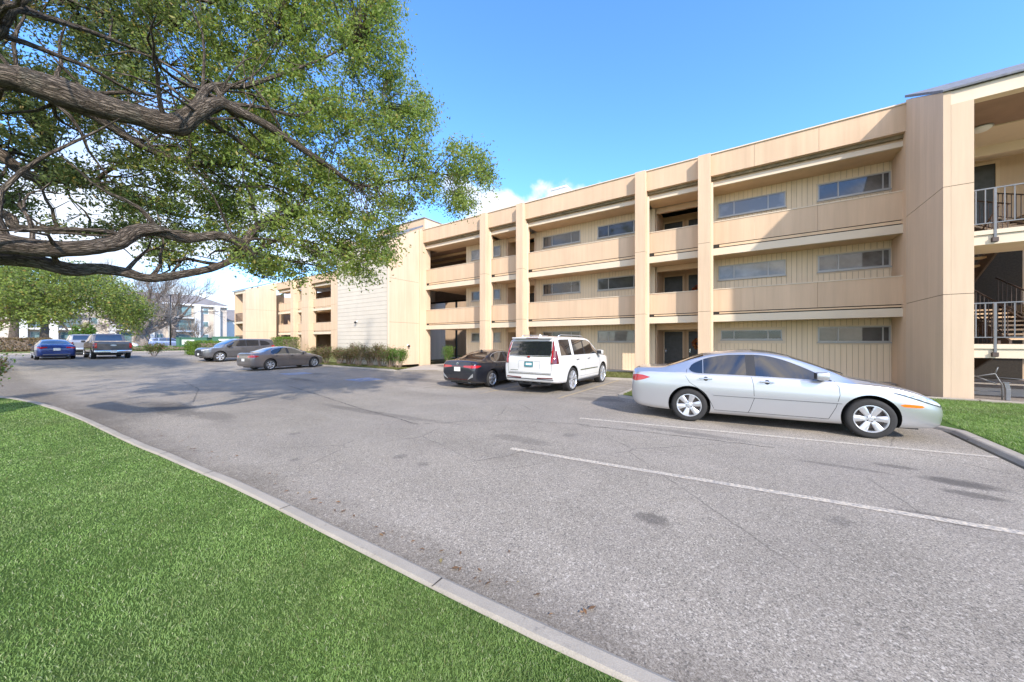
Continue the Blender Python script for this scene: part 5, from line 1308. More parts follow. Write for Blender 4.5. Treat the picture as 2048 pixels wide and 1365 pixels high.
# ---- the big live oak reaching over the lot
TR = cf(-11.6, 5.0); OAK = (TR.x, TR.y, 0)
oak = thing('live_oak_tree', 'huge spreading live oak whose bark-ridged limbs reach over the lot from the left', 'tree', OAK)
tb = MB()
trunk_top = Vector((OAK[0], OAK[1], 2.3))
tb.tube(smooth_path([(OAK[0], OAK[1], -.1), (OAK[0]+.03, OAK[1], .35), (OAK[0], OAK[1]+.05, 1.2), (OAK[0]+.1, OAK[1], 2.4), (OAK[0]+.2, OAK[1], 3.2)], 4), [.95]*4+[.74]*4+[.66]*4+[.66]*4+[.5], 20, wob=.05)
tb.build('trunk', M['bark'], oak, OAK, smooth=True)
LIMBS = [  # (px, py, distance ahead, radius m)
 [(-330, 210, 5.2, .36), (-160, 140, 5.0, .26), (0, 152, 4.9, .17), (60, 165, 5.0, .20), (130, 188, 5.1, .225), (200, 212, 5.3, .20), (270, 230, 5.5, .18), (335, 248, 5.7, .19), (362, 247, 5.8, .18), (397, 223, 5.9, .15), (440, 207, 6.1, .105), (480, 225, 6.3, .095), (540, 255, 6.6, .085), (600, 295, 7.0, .075), (660, 335, 7.4, .060), (720, 372, 7.9, .042), (800, 360, 8.7, .03), (880, 350, 9.4, .022), (950, 350, 9.9, .012)],
 [(385, 232, 5.9, .12), (405, 190, 6.1, .10), (430, 173, 6.3, .09), (490, 172, 6.6, .07), (560, 150, 7.0, .05), (640, 120, 7.6, .035), (720, 80, 8.4, .02)],
 [(430, 173, 6.3, .07), (455, 205, 6.3, .06), (520, 215, 6.6, .045), (600, 232, 7.2, .045), (640, 210, 7.8, .04), (700, 235, 8.4, .03), (780, 250, 9.2, .018)],
 [(-160, 140, 5.2, .16), (0, 165, 5.5, .15), (60, 180, 5.7, .13), (120, 205, 5.9, .12), (180, 228, 6.1, .115), (240, 265, 6.4, .11), (300, 300, 6.7, .10), (370, 326, 7.1, .085), (440, 328, 7.5, .065), (520, 350, 8.0, .05), (600, 385, 8.6, .04), (680, 420, 9.3, .025)],
 [(370, 326, 7.1, .07), (415, 358, 7.2, .055), (470, 375, 7.5, .045), (540, 372, 7.9, .035), (600, 405, 8.4, .02)],
 [(-200, 250, 6.4, .19), (-60, 270, 6.4, .15), (0, 308, 6.5, .14), (40, 340, 6.6, .14), (75, 358, 6.7, .135), (130, 360, 6.9, .125), (190, 366, 7.2, .115), (230, 386, 7.4, .105), (290, 408, 7.8, .08), (350, 430, 8.3, .06), (430, 440, 9.0, .03)],
 [(-330, 420, 4.9, .34), (-150, 480, 4.6, .26), (0, 487, 4.8, .21), (80, 497, 5.0, .185), (160, 497, 5.2, .165), (232, 487, 5.5, .165), (268, 465, 5.7, .165), (310, 461, 5.9, .145), (370, 477, 6.2, .125), (440, 472, 6.6, .12), (485, 490, 6.9, .12), (503, 512, 7.1, .12)],
 [(488, 490, 6.9, .11), (512, 456, 7.2, .11), (548, 438, 7.6, .095), (600, 430, 8.1, .065), (650, 425, 8.7, .045), (720, 440, 9.4, .025)],
 [(-260, 450, 5.1, .24), (-120, 505, 5.0, .20), (0, 516, 5.1, .165), (75, 524, 5.2, .15), (145, 540, 5.4, .15), (195, 538, 5.6, .13), (250, 545, 5.8, .12), (300, 557, 6.0, .105), (370, 548, 6.4, .105), (430, 535, 6.8, .10), (490, 510, 7.2, .09), (520, 508, 7.5, .065), (580, 522, 8.1, .035), (650, 535, 8.8, .02)],
 [(-120, 400, 6.4, .12), (10, 430, 6.3, .11), (30, 455, 6.2, .11), (80, 458, 6.5, .085), (140, 460, 6.8, .07), (190, 467, 7.1, .055), (240, 480, 7.5, .03)],
 [(-300, -60, 4.8, .22), (-40, 60, 5.0, .16), (0, 40, 5.0, .15), (25, 15, 5.0, .11), (90, 35, 5.4, .07), (170, 60, 5.9, .055), (260, 95, 6.5, .04), (340, 130, 7.2, .025)],
 [(-160, -120, 5.2, .12), (60, -80, 5.6, .09), (240, -40, 6.2, .07), (400, 0, 7.0, .05), (520, 30, 7.8, .03)],
 [(405, 232, 6.0, .07), (440, 258, 6.4, .06), (478, 283, 6.8, .055), (505, 310, 7.1, .05), (560, 330, 7.7, .035), (620, 350, 8.3, .02)],
 [(250, 545, 5.8, .05), (300, 500, 6.3, .03), (360, 505, 6.8, .02), (430, 520, 7.5, .012)],
 [(500, 512, 7.1, .06), (560, 480, 7.8, .045), (640, 490, 8.6, .03), (720, 520, 9.4, .015)],
]
lb = []; sk = []     # skeleton points (pos, radius) used for growing twigs
for L_ in LIMBS:
    pts = smooth_path([(*limb(a, b, Y), r) for a, b, Y, r in L_], 5)
    mbl = MB(); mbl.tube([p[:3] for p in pts], [max(.006, p[3]*(.88 if L_ is LIMBS[0] else .66)*rnd.uniform(.96, 1.04)) for p in pts], 18 if L_[0][3] > .1 else 9, wob=.045)
    lo = mbl.build('limb', M['bark'], oak, OAK, smooth=True)
    for p in pts: sk.append((Vector(p[:3]), p[3]))
# wandering secondary branches, all forking off the limbs
sec = MB(); src = [q for q in sk if .035 < q[1] < .30]
for k in range(150):
    p0, r0 = rnd.choice(src); d = Vector((rnd.uniform(-1.1, .5), rnd.uniform(-.5, 1.0), rnd.uniform(-.15, .9))).normalized(); n_ = 7; L_ = rnd.uniform(1.0, 2.6)
    r = min(.045, r0*.42)*rnd.uniform(.6, 1); pts = [p0.copy()]; q = p0.copy()
    for i in range(n_):
        d = (d+Vector((rnd.uniform(-.42, .42), rnd.uniform(-.42, .42), rnd.uniform(-.34, .30)))).normalized(); q = q+d*L_/n_; pts.append(q.copy())
    if p0.z < 3.7 and k % 2: continue
    if min(v.z for v in pts) < 2.7 or min((v-Vector((0, -17.09, 1.6))).length for v in pts) < 4: continue
    sec.tube(pts, [r*(1-.8*i/n_) for i in range(n_+1)], 6, cap=False)
    for i, v in enumerate(pts[1:]): sk.append((v, r*(1-.8*i/n_)))
sec.build('branches', M['bark'], oak, OAK, smooth=True)
skp = np.array([p[0] for p in sk]); skr = np.array([p[1] for p in sk])
# leaf masses: density map given as rows of (x0, x1) spans down the crown with holes
def inpoly(px, py, poly):
    ins = np.zeros(len(px), bool); j = len(poly)-1
    for i in range(len(poly)):
        xi, yi = poly[i]; xj, yj = poly[j]
        c = ((yi > py) != (yj > py)) & (px < (xj-xi)*(py-yi)/(yj-yi+1e-9)+xi); ins ^= c; j = i
    return ins
CROWN = [(-420, -330), (820, -330), (800, -40), (806, 20), (800, 80), (815, 110), (828, 150), (858, 190), (866, 235), (858, 285), (868, 330), (885, 300), (905, 285), (935, 275), (955, 290), (975, 320), (1000, 372), (985, 385), (962, 400), (940, 425), (905, 440), (880, 432), (862, 400), (845, 385), (828, 400), (818, 440), (800, 470), (790, 520), (765, 540), (740, 572), (705, 560), (690, 545), (650, 552), (630, 540), (600, 575), (560, 560), (520, 572), (490, 540), (470, 520), (455, 500), (420, 495), (400, 530), (370, 540), (330, 530), (280, 500), (200, 470), (150, 475), (60, 450), (-420, 470)]
HOLES = [(620, 300, 22, 14), (740, 420, 20, 12), (590, 180, 14, 18), (760, 200, 14, 20), (420, 300, 22, 14), (470, 60, 16, 12), (660, 60, 14, 18), (520, 420, 26, 10), (585, 520, 14, 10), (110, 410, 55, 34), (190, 432, 50, 22), (60, 385, 35, 14), (300, 245, 60, 24), (150, 300, 60, 28), (225, 355, 45, 18), (95, 110, 55, 26), (45, 90, 38, 30), (170, 150, 45, 20), (345, 95, 28, 26), (310, 210, 45, 25), (350, 130, 25, 45), (690, 165, 22, 18), (640, 150, 15, 20), (30, 240, 25, 22), (330, 440, 30, 12), (395, 440, 35, 16), (405, 505, 30, 24), (450, 480, 16, 10), (240, 490, 40, 12), (265, 290, 55, 16), (10, 330, 25, 20), (470, 150, 18, 15), (100, 60, 40, 18), (180, 480, 60, 10), (150, 440, 40, 20), (500, 90, 10, 10), (560, 250, 14, 10), (700, 300, 12, 12), (20, 500, 30, 8), (380, 360, 20, 9)]
N_ = 14000
px = rng.uniform(-420, 1005, N_); py = rng.uniform(-330, 585, N_)
ok = inpoly(px, py, CROWN)
for a, b, ra, rb in HOLES:
    ok &= ~(((px-a)/ra)**2+((py-b)/rb)**2 < 1)
# thinner foliage inside the crown on the left, where the limbs show
thin = np.clip((430-px)/400, 0, 1)*.50
thin = np.where((px < -60) | (py < -90), .90, thin)
ok &= rng.uniform(size=N_) > thin
px, py = px[ok], py[ok]
Yd = 6.9+np.clip(px, -100, 1000)/1000*2.5+rng.normal(0, .75, len(px))
Yd = np.where((px < 560) & (px > -30) & (Yd < 6.3), 6.3+rng.uniform(0, 1.2, len(px)), Yd)
cl = np.array([tuple(limb(a, b, y)) for a, b, y in zip(px, py, Yd)])
par = cl[rng.choice(len(cl), 1250, replace=False)]
for i0 in range(0, len(cl), 500):
    seg_ = cl[i0:i0+500]; dd = np.linalg.norm(seg_[:, None]-par[None], axis=2); j = dd.argmin(1); f = rng.uniform(.35, .8, len(seg_))[:, None]
    cl[i0:i0+500] = seg_*(1-f)+par[j]*f
# twigs from the nearest branch out to each leaf cluster
tw = MB(); cnt = 0
for i in range(len(cl)):
    d = np.linalg.norm(skp-cl[i], axis=1)+skr*0; k = int(np.argmin(d+np.where(skr > .2, .4, 0)))
    if d[k] < 2.6 and (i % 2 == 0):
        a = Vector(skp[k]); b = Vector(cl[i]); m = a.lerp(b, .5)+Vector((rnd.uniform(-.12, .12), rnd.uniform(-.12, .12), rnd.uniform(.0, .22)))*d[k]
        r = min(.022, .006+.006*d[k]); tw.tube([a, m, b], [r, r*.6, .0025], 3, cap=False); cnt += 1
tw.build('twigs', M['bark'], oak, OAK, fixn=False)
per = 42
cr_ = rng.uniform(.07, .20, len(cl))[:, None, None]
off = rng.normal(size=(len(cl), per, 3))*np.array([1, 1, .75])*cr_
lc = (cl[:, None, :]+off).reshape(-1, 3)
sunlit_tone = (np.repeat(px, per) > 250) & (rng.uniform(size=len(lc)) < np.clip((np.repeat(px, per)-200)/450, 0, .85))  # leaves to the right take the painted sunlit colour more often
leaf_mesh('crown', [M['oakleaf'], M['oakleaf2']], lc, .080, oak, aspect=.42, origin=OAK, matidx=sunlit_tone.astype(int))

# ---- generic broadleaf crown
def clump_points(clumps, per, flat=.8):
    out = []
    for x, y, z, r in clumps:
        d = rng.normal(size=(per, 3)); d /= np.linalg.norm(d, axis=1)[:, None]
        out.append(np.array([x, y, z])+d*(rng.uniform(.45, 1.0, per)**.6)[:, None]*r*np.array([1, 1, flat]))
    return np.concatenate(out)
# second live oak at the left, behind the blue sedan
O2 = cf(-31, 17.5); O2 = (O2.x, O2.y, zg(O2.x))
t2 = thing('live_oak_tree', 'second live oak, lower and rounder, over the blue sedan at the left', 'tree', O2)
tb = MB(); tb.tube(smooth_path([(O2[0], O2[1], -.2), (O2[0], O2[1], 1.5), (O2[0]+.3, O2[1]+.2, 2.6)], 4), [.5]*4+[.42]*4+[.3], 14, wob=.05)
tb.build('trunk', M['bark'], t2, O2, smooth=True)
for L_ in ([(-60, 655, 18, .26), (0, 625, 18, .22), (45, 612, 18, .17), (80, 592, 18.5, .12), (140, 570, 19, .07)], [(-60, 640, 18, .16), (0, 644, 18, .10), (50, 632, 18.5, .06), (110, 620, 19, .03)]):
    pts = smooth_path([(*limb(a, b, Y), r) for a, b, Y, r in L_], 4); m = MB(); m.tube([p[:3] for p in pts], [p[3] for p in pts], 9, wob=.05); m.build('limb', M['bark'], t2, O2, smooth=True)
cl2 = []
P2 = [(-200, 480), (-60, 505), (0, 522), (60, 528), (120, 532), (170, 540), (220, 552), (262, 575), (285, 600), (308, 618), (312, 632), (285, 640), (270, 655), (262, 668), (250, 650), (225, 632), (190, 628), (165, 622), (150, 632), (125, 645), (100, 640), (70, 645), (40, 655), (0, 650), (-60, 650), (-200, 650)]
qx = rng.uniform(-200, 315, 2500); qy = rng.uniform(478, 670, 2500); k2 = inpoly(qx, qy, P2)
for (a, b, ra, rb) in ((88, 585, 12, 9), (40, 648, 20, 8), (20, 622, 30, 8)): k2 &= ~(((qx-a)/ra)**2+((qy-b)/rb)**2 < 1)
k2 &= (rng.uniform(size=2500) < np.where(qx < -10, .35, .8)); qx, qy = qx[k2], qy[k2]
Y2 = 18.5+rng.normal(0, 1.3, len(qx))+np.clip(qx/300, 0, 1)*2
c2 = np.array([tuple(limb(a, b, y)) for a, b, y in zip(qx, qy, Y2)])
l2 = (c2[:, None, :]+rng.normal(size=(len(c2), 60, 3))*.22).reshape(-1, 3)
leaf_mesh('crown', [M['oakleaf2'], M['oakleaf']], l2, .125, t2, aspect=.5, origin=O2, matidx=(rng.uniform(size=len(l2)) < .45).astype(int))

# ---- bare trees
def bare_tree(label, X, Y, H, r0, mat, spread=.9, seed=1, fork=.3, gens=5):
    rr = random.Random(seed); p = cf(X, Y); org = (p.x, p.y, zg(p.x)); root = thing('bare_tree', label, 'tree', org)
    T = MB(); T.tube([(0, 0, -.2), (0, 0, H*.06), (H*.01, 0, H*fork)], [r0*1.35, r0, r0*.8], 12); T.build('trunk', M[mat], root, smooth=True)
    C_ = MB()
    def br(p, d, L_, r, g):
        n = 3; pts = [p]; q = p.copy(); dd = d.copy()
        for i in range(n):
            dd = (dd+Vector((rr.uniform(-.2, .2), rr.uniform(-.2, .2), rr.uniform(-.05, .18)))).normalized(); q = q+dd*L_/n; pts.append(q.copy())
        C_.tube(pts, [r, r*.85, r*.7, r*.52], 5 if g < 3 else 3, cap=False)
        if g >= gens: return
        for k in range(3 if g < 3 else 4):
            a = rr.uniform(0, 6.28); t = rr.uniform(.35, 1); base = pts[min(n, max(1, int(t*n+.5)))]
            side = dd.orthogonal().normalized(); side.rotate(Matrix.Rotation(a, 3, dd))
            nd = (dd*rr.uniform(.5, 1)+side*rr.uniform(.45, .95)*spread+Vector((0, 0, .12))).normalized()
            br(base, nd, L_*rr.uniform(.55, .8), r*rr.uniform(.42, .6), g+1)
    for k in range(6):
        a = k*1.05+rr.uniform(-.3, .3); br(Vector((H*.01, 0, H*fork*(.8+.04*k))), Vector((math.cos(a)*spread, math.sin(a)*spread, .75)).normalized(), H*.36, r0*.5, 1)
    C_.build('branches', M[mat], root, fixn=False); return root
bare_tree('pale thick-trunked bare tree with a wide low crown behind the lamp post', -58.5, 55.5, 9.0, .95, 'barkpale', 1.25, 3, .28, 6)
bare_tree('tall thin bare tree rising behind the second live oak', -66.5, 62, 12.5, .38, 'barkfar', .55, 5, .4, 6)
bare_tree('bare tree with drooping side branches just behind the lamp post top', -58, 60, 12.0, .35, 'barkfar', .9, 9, .4, 6)
bare_tree('small bare tree in front of the pale flats at the right of the lamp post', -50.5, 56, 4.6, .16, 'barkfar', .7, 12, .3, 5)
bare_tree('small bare tree among the branches left of the pale trunk', -70, 56, 6.0, .18, 'barkfar', .8, 14, .3, 5)

# ---- two far street trees with dark trunks
def street_tree(label, X, Y, H, r, cz, cr_r, mats, n=2600):
    p = cf(X, Y); org = (p.x, p.y, zg(p.x)); root = thing('broadleaf_tree', label, 'tree', org)
    t = MB(); t.tube([(0, 0, -.3), (.05, 0, 1.5), (0, .1, H*.6)], [r*1.2, r, r*.7], 10, wob=.05)
    for k in range(5):
        a = k*1.26; t.tube([(0, .1, H*.5), (math.cos(a)*cr_r*.5, math.sin(a)*cr_r*.5, cz)], [r*.5, r*.15], 6)
    t.build('trunk', M['bark'], root, smooth=True)
    cs = [(rnd.gauss(0, cr_r*.5), rnd.gauss(0, cr_r*.5), cz+rnd.gauss(0, cr_r*.28), cr_r*.33) for _ in range(26)]
    leaf_mesh('crown', [M[m] for m in mats], clump_points(cs, n//26), .30, root, aspect=.6, matidx=rng.integers(0, len(mats), (n//26)*26))
street_tree('dark-trunked tree at the far left in front of the pale flats', -60.5, 42.5, 6.5, .42, 6.4, 2.6, ('oakleaf', 'oakleaf2'))
street_tree('brown-trunked tree beside the round topiary bush', -61.5, 46.0, 6.5, .40, 6.6, 2.4, ('oakleaf2', 'oakleaf'))

# ---- palm
pp = cf(-66, 54); po = (pp.x, pp.y, zg(pp.x)); palm = thing('palm_tree', 'short palm with a shaggy yellow-green head before the pale flats', 'tree', po)
t = MB(); t.tube([(0, 0, -.2), (0, 0, 1.6), (.1, 0, 2.6)], [.34, .28, .36], 10, wob=.1); t.build('trunk', M['barkfar'], palm, smooth=True)
fr = MB()
for k in range(60):
    a = rnd.uniform(0, 6.28); el = rnd.uniform(-.6, 1.3); L_ = rnd.uniform(1.5, 2.2); d = Vector((math.cos(a)*math.cos(el), math.sin(a)*math.cos(el), math.sin(el)))
    p = Vector((.1, 0, 2.7)); side = d.cross(Vector((0, 0, 1))).normalized(); w = .06; last = None
    for i in range(6):
        q = p+d*L_*i/5+Vector((0, 0, -.75*(i/5)**2)); 
        for sgn in (-1, 1):
            e = q+side*sgn*.42*(1-abs(i/5-.5))+d*.2-Vector((0, 0, .12)); fr.add([q, q+d*.14, e], [(0, 1, 2)])
        if last is not None: fr.add([last-side*.02, last+side*.02, q+side*.02, q-side*.02], [(0, 1, 2, 3)])
        last = q
fr.build('crown', M['palmleaf'], palm, fixn=False)

# ---- hedges and shrubs
def shrub(label, x, y, r, h, mat, n=900, size=.05, stems=7, z0=None, cat='shrub', group=None, flat=None, gap=.0, name='shrub', box=None):
    z = zg(x)+.05 if z0 is None else z0; root = thing(name, label, cat, (x, y, z), 0, group)
    st = MB(); tips = []
    for k in range(stems):
        a = rnd.uniform(0, 6.28); rr = r*rnd.uniform(.3, 1); tip = Vector((math.cos(a)*rr*(box or 1), math.sin(a)*rr, h*rnd.uniform(.75, 1.08)))
        b = Vector((math.cos(a)*rr*.25*(box or 1), math.sin(a)*rr*.25, 0)); m = b.lerp(tip, .5)+Vector((rnd.uniform(-.06, .06), rnd.uniform(-.06, .06), 0))
        st.tube([b, m, tip], [.014, .010, .004], 4, cap=False); tips += [m.lerp(tip, t) for t in (0, .3, .55, .8, 1)]
        for j in range(4):
            f = m.lerp(tip, rnd.random()); e = f+Vector((rnd.uniform(-.2, .2), rnd.uniform(-.2, .2), rnd.uniform(.05, .22))); st.tube([f, e], [.005, .002], 3, cap=False); tips.append(e)
    st.build('stems', M['stem'], root, fixn=False)
    tp = np.array([t for t in tips]); c = tp[rng.integers(0, len(tp), n)]+rng.normal(size=(n, 3))*.085
    ms = [M[m] for m in (mat if isinstance(mat, tuple) else (mat,))]
    leaf_mesh('foliage', ms, c, size, root, aspect=.55, matidx=rng.integers(0, len(ms), n)); return root
words = ['leftmost', 'second', 'third', 'fourth', 'fifth', 'sixth', 'seventh']
xs_ = [-27.6, -26.2, -24.8, -23.5, -22.2, -21.0, -19.9, -19.0]
kinds = ['sparse reddish-brown shrub half hidden by the taupe sedan bonnet', 'reddish-brown shrub next right of the taupe sedan bonnet', 'brown twiggy shrub, left of centre in the row by the white siding',
         'olive and brown shrub at the middle of the row under the white siding', 'tall spindly grey-brown shrub under the wall lamp on the siding', 'bare grey twiggy shrub under the siding corner board',
         'dense reddish shrub against the plain stucco end wall', 'brown and green shrub second from the right end of the row']
for i, x in enumerate(xs_):
    shrub(kinds[i], x, -3.15+rnd.uniform(-.15, .1), .62, 1.12+.28*(i in (4, 6)), ('redleaf', 'redleaf', 'redleaf', 'redleaf', 'shrubleaf') if i < 7 else ('redleaf', 'shrubleaf'), 2900 if i != 5 else 2000, .064, 24, group='brown shrubs in the row by the white siding')
shrub('bright green shrub at the right end of the brown row', -18.2, -3.05, .55, 1.18, 'shrubleaf', 2300, .07, 16)
shrub('light green shrub standing alone beside the breezeway opening', -16.6, -.5, .50, 1.30, 'shrubleaf', 1800, .065, 12)
shrub('leafy dark shrub poking in at the left edge of the view', -18.1, -17.45, .60, 1.25, ('redleaf', 'shrubleaf'), 2600, .075, 24)
shrub('low bush by the rear of the dark grey pickup', -42.5, -9.6, .7, .9, ('shrubleaf', 'redleaf'), 1600, .09, 12)
def hedge(label, x0, x1, y0, y1, h, mat, n, size=.11):
    x, y = (x0+x1)/2, (y0+y1)/2; z = zg(x); root = thing('hedge', label, 'hedge', (x, y, z))
    hx, hy = abs(x1-x0)/2, abs(y1-y0)/2
    core = MB(); core.box(-hx*.86, hx*.86, -hy*.8, hy*.8, .2, h*.86, .08); core.build('stems', M['stem'], root)
    u = rng.uniform(-1, 1, (n, 3)); k = rng.integers(0, 3, n); u[np.arange(n), k] = np.sign(u[np.arange(n), k])*rng.uniform(.84, 1.04, n)
    c = u*np.array([hx, hy, h*.46])+np.array([0, 0, h*.52]); c += rng.normal(size=(n, 3))*.05
    leaf_mesh('foliage', [M[mat]], c, size, root, aspect=.6); return root
hedge('bright green clipped hedge to the left of the grey crossover', -44.2, -41.6, -7.2, -1.6, 1.3, 'hedgeleaf', 9000)
hedge('yellow-green hedge end showing between crossover roof and far wing', -47.5, -44.6, 1.2, 3.2, 1.75, 'hedgeleaf', 4500)
hedge('long dark reddish clipped hedge along the street at the far left', -66, -64, -18.5, -13.9, 1.5, 'redleaf', 7000, .13)
shrub('round topiary bush before the white column at the far left', -66, -11.6, 1.1, 2.6, 'shrubleaf', 2600, .2, 16)
hedge('low green ground hedge along the far kerb behind the pickups', -58.5, -57, -11, -2, .6, 'shrubleaf', 5000, .12)

# ---- autumn wreaths on two of the doors
def wreath(label, x, y, z, mats):
    root = thing('wreath', label, 'wreath', (x, y, z)); n = 700
    a = rng.uniform(0, 6.283, n); r = .20+rng.normal(0, .045, n); c = np.stack([r*np.cos(a), rng.normal(0, .035, n), r*np.sin(a)], 1)
    ring = MB(); ring.tube([(.2*math.cos(t), 0, .2*math.sin(t)) for t in [k*.3142 for k in range(21)]], .03, 6); ring.build('ring', M['stem'], root)
    leaf_mesh('leaves', [M[m] for m in mats], c, .085, root, aspect=.6, matidx=rng.integers(0, len(mats), n))
wreath('orange autumn leaf wreath on the ground floor door', -2.29, 3.42, 1.50, ('wreathleaf', 'wreathleaf', 'wreathred'))
wreath('red and orange wreath on the first floor door behind the parapet', -2.29, 3.42, 4.25, ('wreathred', 'wreathred', 'wreathleaf'))

# ---- lawn blades in the foreground
def blades(label, n, sampler, hmin, hmax, mat, wd=.0014):
    x, y, dist = sampler(n); n = len(x); h = rng.uniform(hmin, hmax, n)*(1+dist*.03); w = wd*(.62+dist*.30)
    a = rng.uniform(0, 6.283, n); lean = rng.uniform(.2, 1.25, n)*h; la = rng.uniform(0, 6.283, n)
    zz = np.array([zg(v) for v in x])+.044
    b = np.stack([x, y, zz], 1); wv = np.stack([np.cos(a)*w, np.sin(a)*w, 0*a], 1); lv = np.stack([np.cos(la)*lean, np.sin(la)*lean, 0*a], 1)
    mid = b+lv*.35+np.array([0, 0, 1])*(h*.6)[:, None]; tip = b+lv+np.array([0, 0, 1])*(h*.95)[:, None]
    V = np.stack([b-wv, b+wv, mid+wv*.75, mid-wv*.75, tip], 1).reshape(-1, 3)
    idx = np.arange(n)*5; quads = np.stack([idx, idx+1, idx+2, idx+3], 1); tris = np.stack([idx+3, idx+2, idx+4], 1)
    me = bpy.data.meshes.new('lawn_grass'); me.vertices.add(5*n); me.vertices.foreach_set('co', V.astype(np.float32).ravel())
    loops = np.concatenate([quads.ravel(), tris.ravel()]).astype(np.int32); me.loops.add(len(loops)); me.loops.foreach_set('vertex_index', loops)
    ls = np.concatenate([np.arange(n)*4, 4*n+np.arange(n)*3]).astype(np.int32); me.polygons.add(2*n); me.polygons.foreach_set('loop_start', ls)
    me.materials.append(M[mat]); me.update(); me.validate()
    o = bpy.data.objects.new('lawn_grass', me); COL.objects.link(o); tag(o, label, 'grass', kind='stuff'); return o
def samp_near(n):
    # spacing grows with distance from the verge where the photographer stands
    r = .9+17*rng.uniform(size=n)**1.6; th = rng.uniform(R(20), R(200), n)
    x = r*np.cos(th); y = -17.09+r*np.sin(th)
    lim = np.interp(x, [p[0] for p in edge[::-1]], [p[1] for p in edge[::-1]])-.165
    k = (y < lim) & (x > -25); return x[k], y[k], r[k]
blades('short mown green grass of the lawn in the left foreground', 1400000, samp_near, .008, .020, 'grassblade')
def samp_long(n):
    x, y, r = samp_near(n); k = rng.uniform(size=len(x)) < .5; return x[k], y[k], r[k]
blades('longer pale stray blades standing in the foreground lawn', 9000, samp_long, .03, .055, 'grassdry', .0011)
def samp_right(n):
    x = rng.uniform(3.15, 9.5, n); y = rng.uniform(-12, -2.8, n); r = np.hypot(x, y+17.09); k = ((x > 3.15) | (y > -6.9)); return x[k], y[k], r[k]
blades('mown green grass between the silver sedan and the end wall', 190000, samp_right, .02, .045, 'grassblade')
def samp_isl(n):
    x = rng.uniform(-3.15, 3.05, n); y = rng.uniform(-6.85, .7, n); r = np.hypot(x, y+17.09); return x, y, r
blades('thin yellowish grass of the island behind the silver sedan', 50000, samp_isl, .02, .05, 'grassdry')
def samp_bed(n):
    k = rng.integers(0, 2, n); x = np.where(k == 0, rng.uniform(-15.3, -3.3, n), rng.uniform(-37, -17.9, n)); y = np.where(k == 0, rng.uniform(-1.98, 1.0, n), rng.uniform(-3.7, -2.6, n)); return x, y, np.hypot(x, y+17.09)*1.2
blades('patchy grass of the strips along the building front', 70000, samp_bed, .03, .07, 'grassdry')
# ------------------------------------------------------------------ the far side of the street
M['wallpale'] = plain('pale_beige_wall', (.50, .43, .36), .85, var=.08, vs=.6)
M['wallwhite'] = plain('white_column', (.62, .61, .58), .7, var=.04)
M['fargrey'] = plain('far_grey_roof', (.22, .20, .19), .9, var=.08)
def far_flats():
    O_ = (-104, -5, zg(-100)); r = thing('apartment_building', 'pale white-columned flats across the street behind the trees', 'building', O_)
    g = zg(-100)
    MB().box(-112, -100, -40, 12.5, g-1, g+8.6).build('wall', M['wallpale'], r, O_)
    MB().extr([(-40.5, 8.6+g), (13, 8.6+g), (13, 8.9+g), (-40.5, 8.9+g)], 'x', -112.5, -99.2).build('eave', M['white'], r, O_)
    m = MB(); m.add([(-99.2, -40.5, g+8.9), (-99.2, 13, g+8.9), (-106, 9, g+11.4), (-106, -36, g+11.4), (-113, -40.5, g+8.9), (-113, 13, g+8.9)], [(0, 1, 2, 3), (3, 2, 5, 4), (1, 5, 2), (0, 3, 4)])
    m.build('roof', M['fargrey'], r, O_)
    for y in (-15.4, -12.3, -5.6, -.5, 2.6, 6.6, 10.0):
        MB().box(-99.99, -98.6, y, y+.9, g-.5, g+8.59).build('column', M['wallwhite'], r, O_)
    for y0, y1 in ((-14.4, -12.4), (-11.3, -8.6), (-4.6, -2.4), (3.6, 6.4)):
        for k in range(3):
            z = g+.4+k*2.85
            o = MB().box(-99.99, -99.9, y0+.2, y1-.1, z+.1, z+2.2).build('window', M['alu'], r, O_); MB().box(-99.899, -99.86, y0+.3, y1-.2, z+.2, z+2.1).build('pane', M['pane_teal'], o, O_)
            MB().box(-99.98, -98.7, y0, y1, z-.35, z-.02).build('balcony', M['wallwhite'], r, O_)
            b = MB(); b.box(-98.75, -98.71, y0, y1, z+.95, z+1.0)
            yy = y0+.1
            while yy < y1: b.box(-98.75, -98.72, yy, yy+.03, z-.02, z+.95); yy += .28
            b.build('railing', M['railbrown'], r, O_)
    for y in (-7.8, -1.6, .9, 8.2):
        for k in range(3):
            z = g+1.2+k*2.85; o = MB().box(-99.99, -99.92, y, y+1.0, z, z+1.25).build('window', M['white'], r, O_); MB().box(-99.919, -99.90, y+.08, y+.92, z+.08, z+1.17).build('pane', M['pane_teal'], o, O_)
M['pane_teal'] = glass_pane('teal_pane', (.10, .17, .18), 0, light=(.25, .34, .36))
far_flats()
def grey_roof_block():
    p = cf(-72, 84); O_ = (p.x, p.y, zg(p.x)); g = O_[2]; r = thing('apartment_building', 'white flats with long grey roof and balconies beyond the lamp post', 'building', O_)
    x, y = O_[0], O_[1]
    MB().box(x-14, x, y-9, y+12, g-1, g+6.0).build('wall', M['wallwhite'], r, O_)
    m = MB(); m.add([(x+.6, y-9.5, g+6.0), (x+.6, y+12.5, g+6.0), (x-7, y+12.5, g+9.2), (x-7, y-9.5, g+9.2), (x-14.6, y-9.5, g+6.), (x-14.6, y+12.5, g+6.)], [(0, 1, 2, 3), (3, 2, 5, 4), (1, 5, 2), (0, 3, 4)]); m.build('roof', M['fargrey'], r, O_)
    for k in range(2):
        for yy in (-7, -3, 1, 5, 9):
            z = g+.7+k*2.8; o = MB().box(x+.001, x+.06, y+yy, y+yy+1.3, z, z+1.5).build('window', M['white'], r, O_); MB().box(x+.061, x+.08, y+yy+.1, y+yy+1.2, z+.1, z+1.4).build('pane', M['pane_teal'], o, O_)
grey_roof_block()
